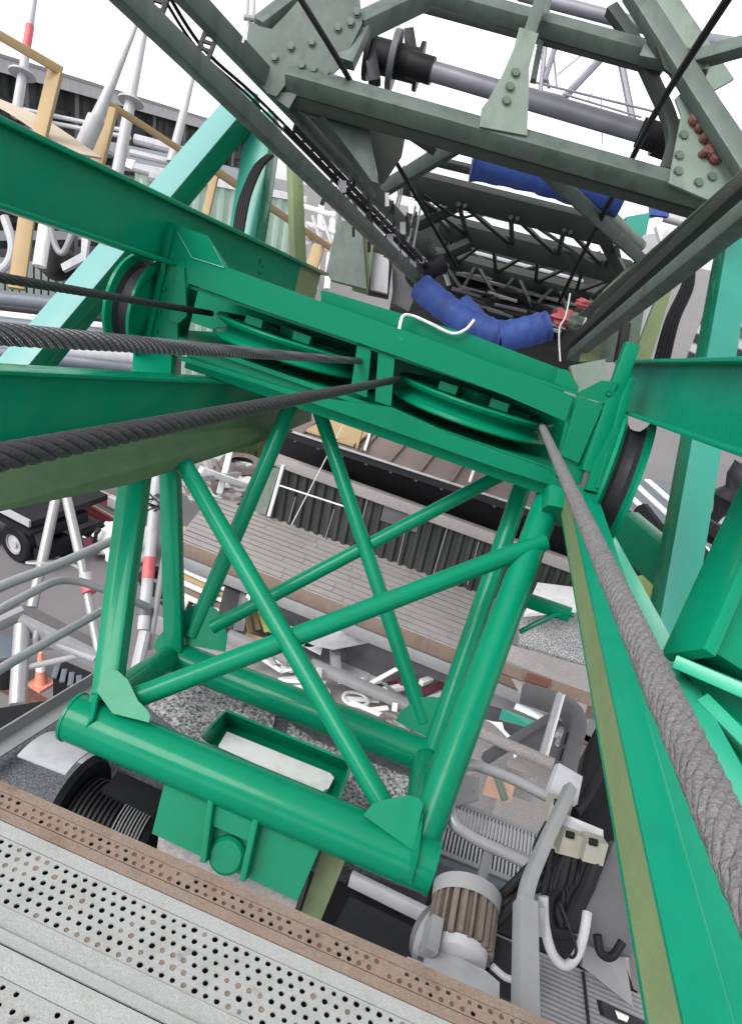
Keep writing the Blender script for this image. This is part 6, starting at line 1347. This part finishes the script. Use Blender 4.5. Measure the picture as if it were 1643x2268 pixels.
for i, pts in enumerate(([P(1480, 1170, 7.5), P(1540, 1240, 7.2), P(1575, 1310, 6.9), P(1590, 1390, 6.7)], [P(1500, 1130, 7.8), P(1560, 1170, 7.5), P(1620, 1200, 7.3)], [P(1420, 1130, 7.8), P(1470, 1200, 7.4), P(1500, 1270, 7.2)])):
    cable(pts, [.16, .12, .10][i], ['fat black hose curving down past the mint column', 'black hose running level to the right edge past the mint column', 'black hose between guide wheel and mint column'][i], 'black', 'fat hoses at the right edge', 'fat_hose')
wh2 = part('pale_lever', None, M['lgrey'], lambda bm: sweep(bm, circ(.045, 10), spline([P(1595, 1165, 8), P(1615, 1148, 8), P(1650, 1158, 8), P(1625, 1180, 8), P(1598, 1172, 8)], 6))); tag(wh2, 'pale bent loop handle right of the mint column', 'handle loop')
gpo = bar(None, 'grey_post', 'lgrey', P(1640, 1040, 11), P(1600, 1130, 10.5), .14, .14, FW); tag(gpo, 'pale square post in front of the tree at the right edge', 'post')
drk = part('dark_tank', None, M['dark'], blob(P(1660, 1110, 10), .45, (1, 1, 1.2), 90), 60); tag(drk, 'dark rounded tank at the right edge below the rolled beam', 'tank')
tree = thing('tree', 'sparse grey green tree against the white sky under the right rolled beam', 'tree', PZ(1700, 1180, 0))
tb0 = PZ(1690, 1150, 0); 
part('trunk', tree, M['bark'], lambda bm: sweep(bm, circ(1, 10), [tb0, tb0 + Z * 3, tb0 + Z * 5.2 + V((.3, 0, 0))], Z, [.32, .22, .1]))
for k in range(7):
    a = k * .9; part('limb', tree, M['bark'], lambda bm: sweep(bm, circ(1, 6), [tb0 + Z * (2.5 + .3 * k), tb0 + Z * (3.6 + .35 * k) + V((math.cos(a) * 1.6, math.sin(a) * 1.6, 0))], Z, [.10, .03]))
def crown(bm):
    q = random.Random(8)
    cl_ = [tb0 + Z * q.uniform(3.0, 6.6) + V((q.gauss(0, 1.5), q.gauss(0, 1.5), 0)) for _ in range(46)]
    for c in cl_:
        for _ in range(46):
            p = c + V((q.gauss(0, .32), q.gauss(0, .32), q.gauss(0, .26))); s = q.uniform(.07, .16); u = V((q.uniform(-1, 1), q.uniform(-1, 1), q.uniform(-.6, .6))).normalized(); v = u.orthogonal().normalized()
            bm.faces.new([bm.verts.new(p - u * s), bm.verts.new(p + v * s * .5), bm.verts.new(p + u * s), bm.verts.new(p - v * s * .5)])
stuff(part('crown', tree, M['leaf'], crown, 0))
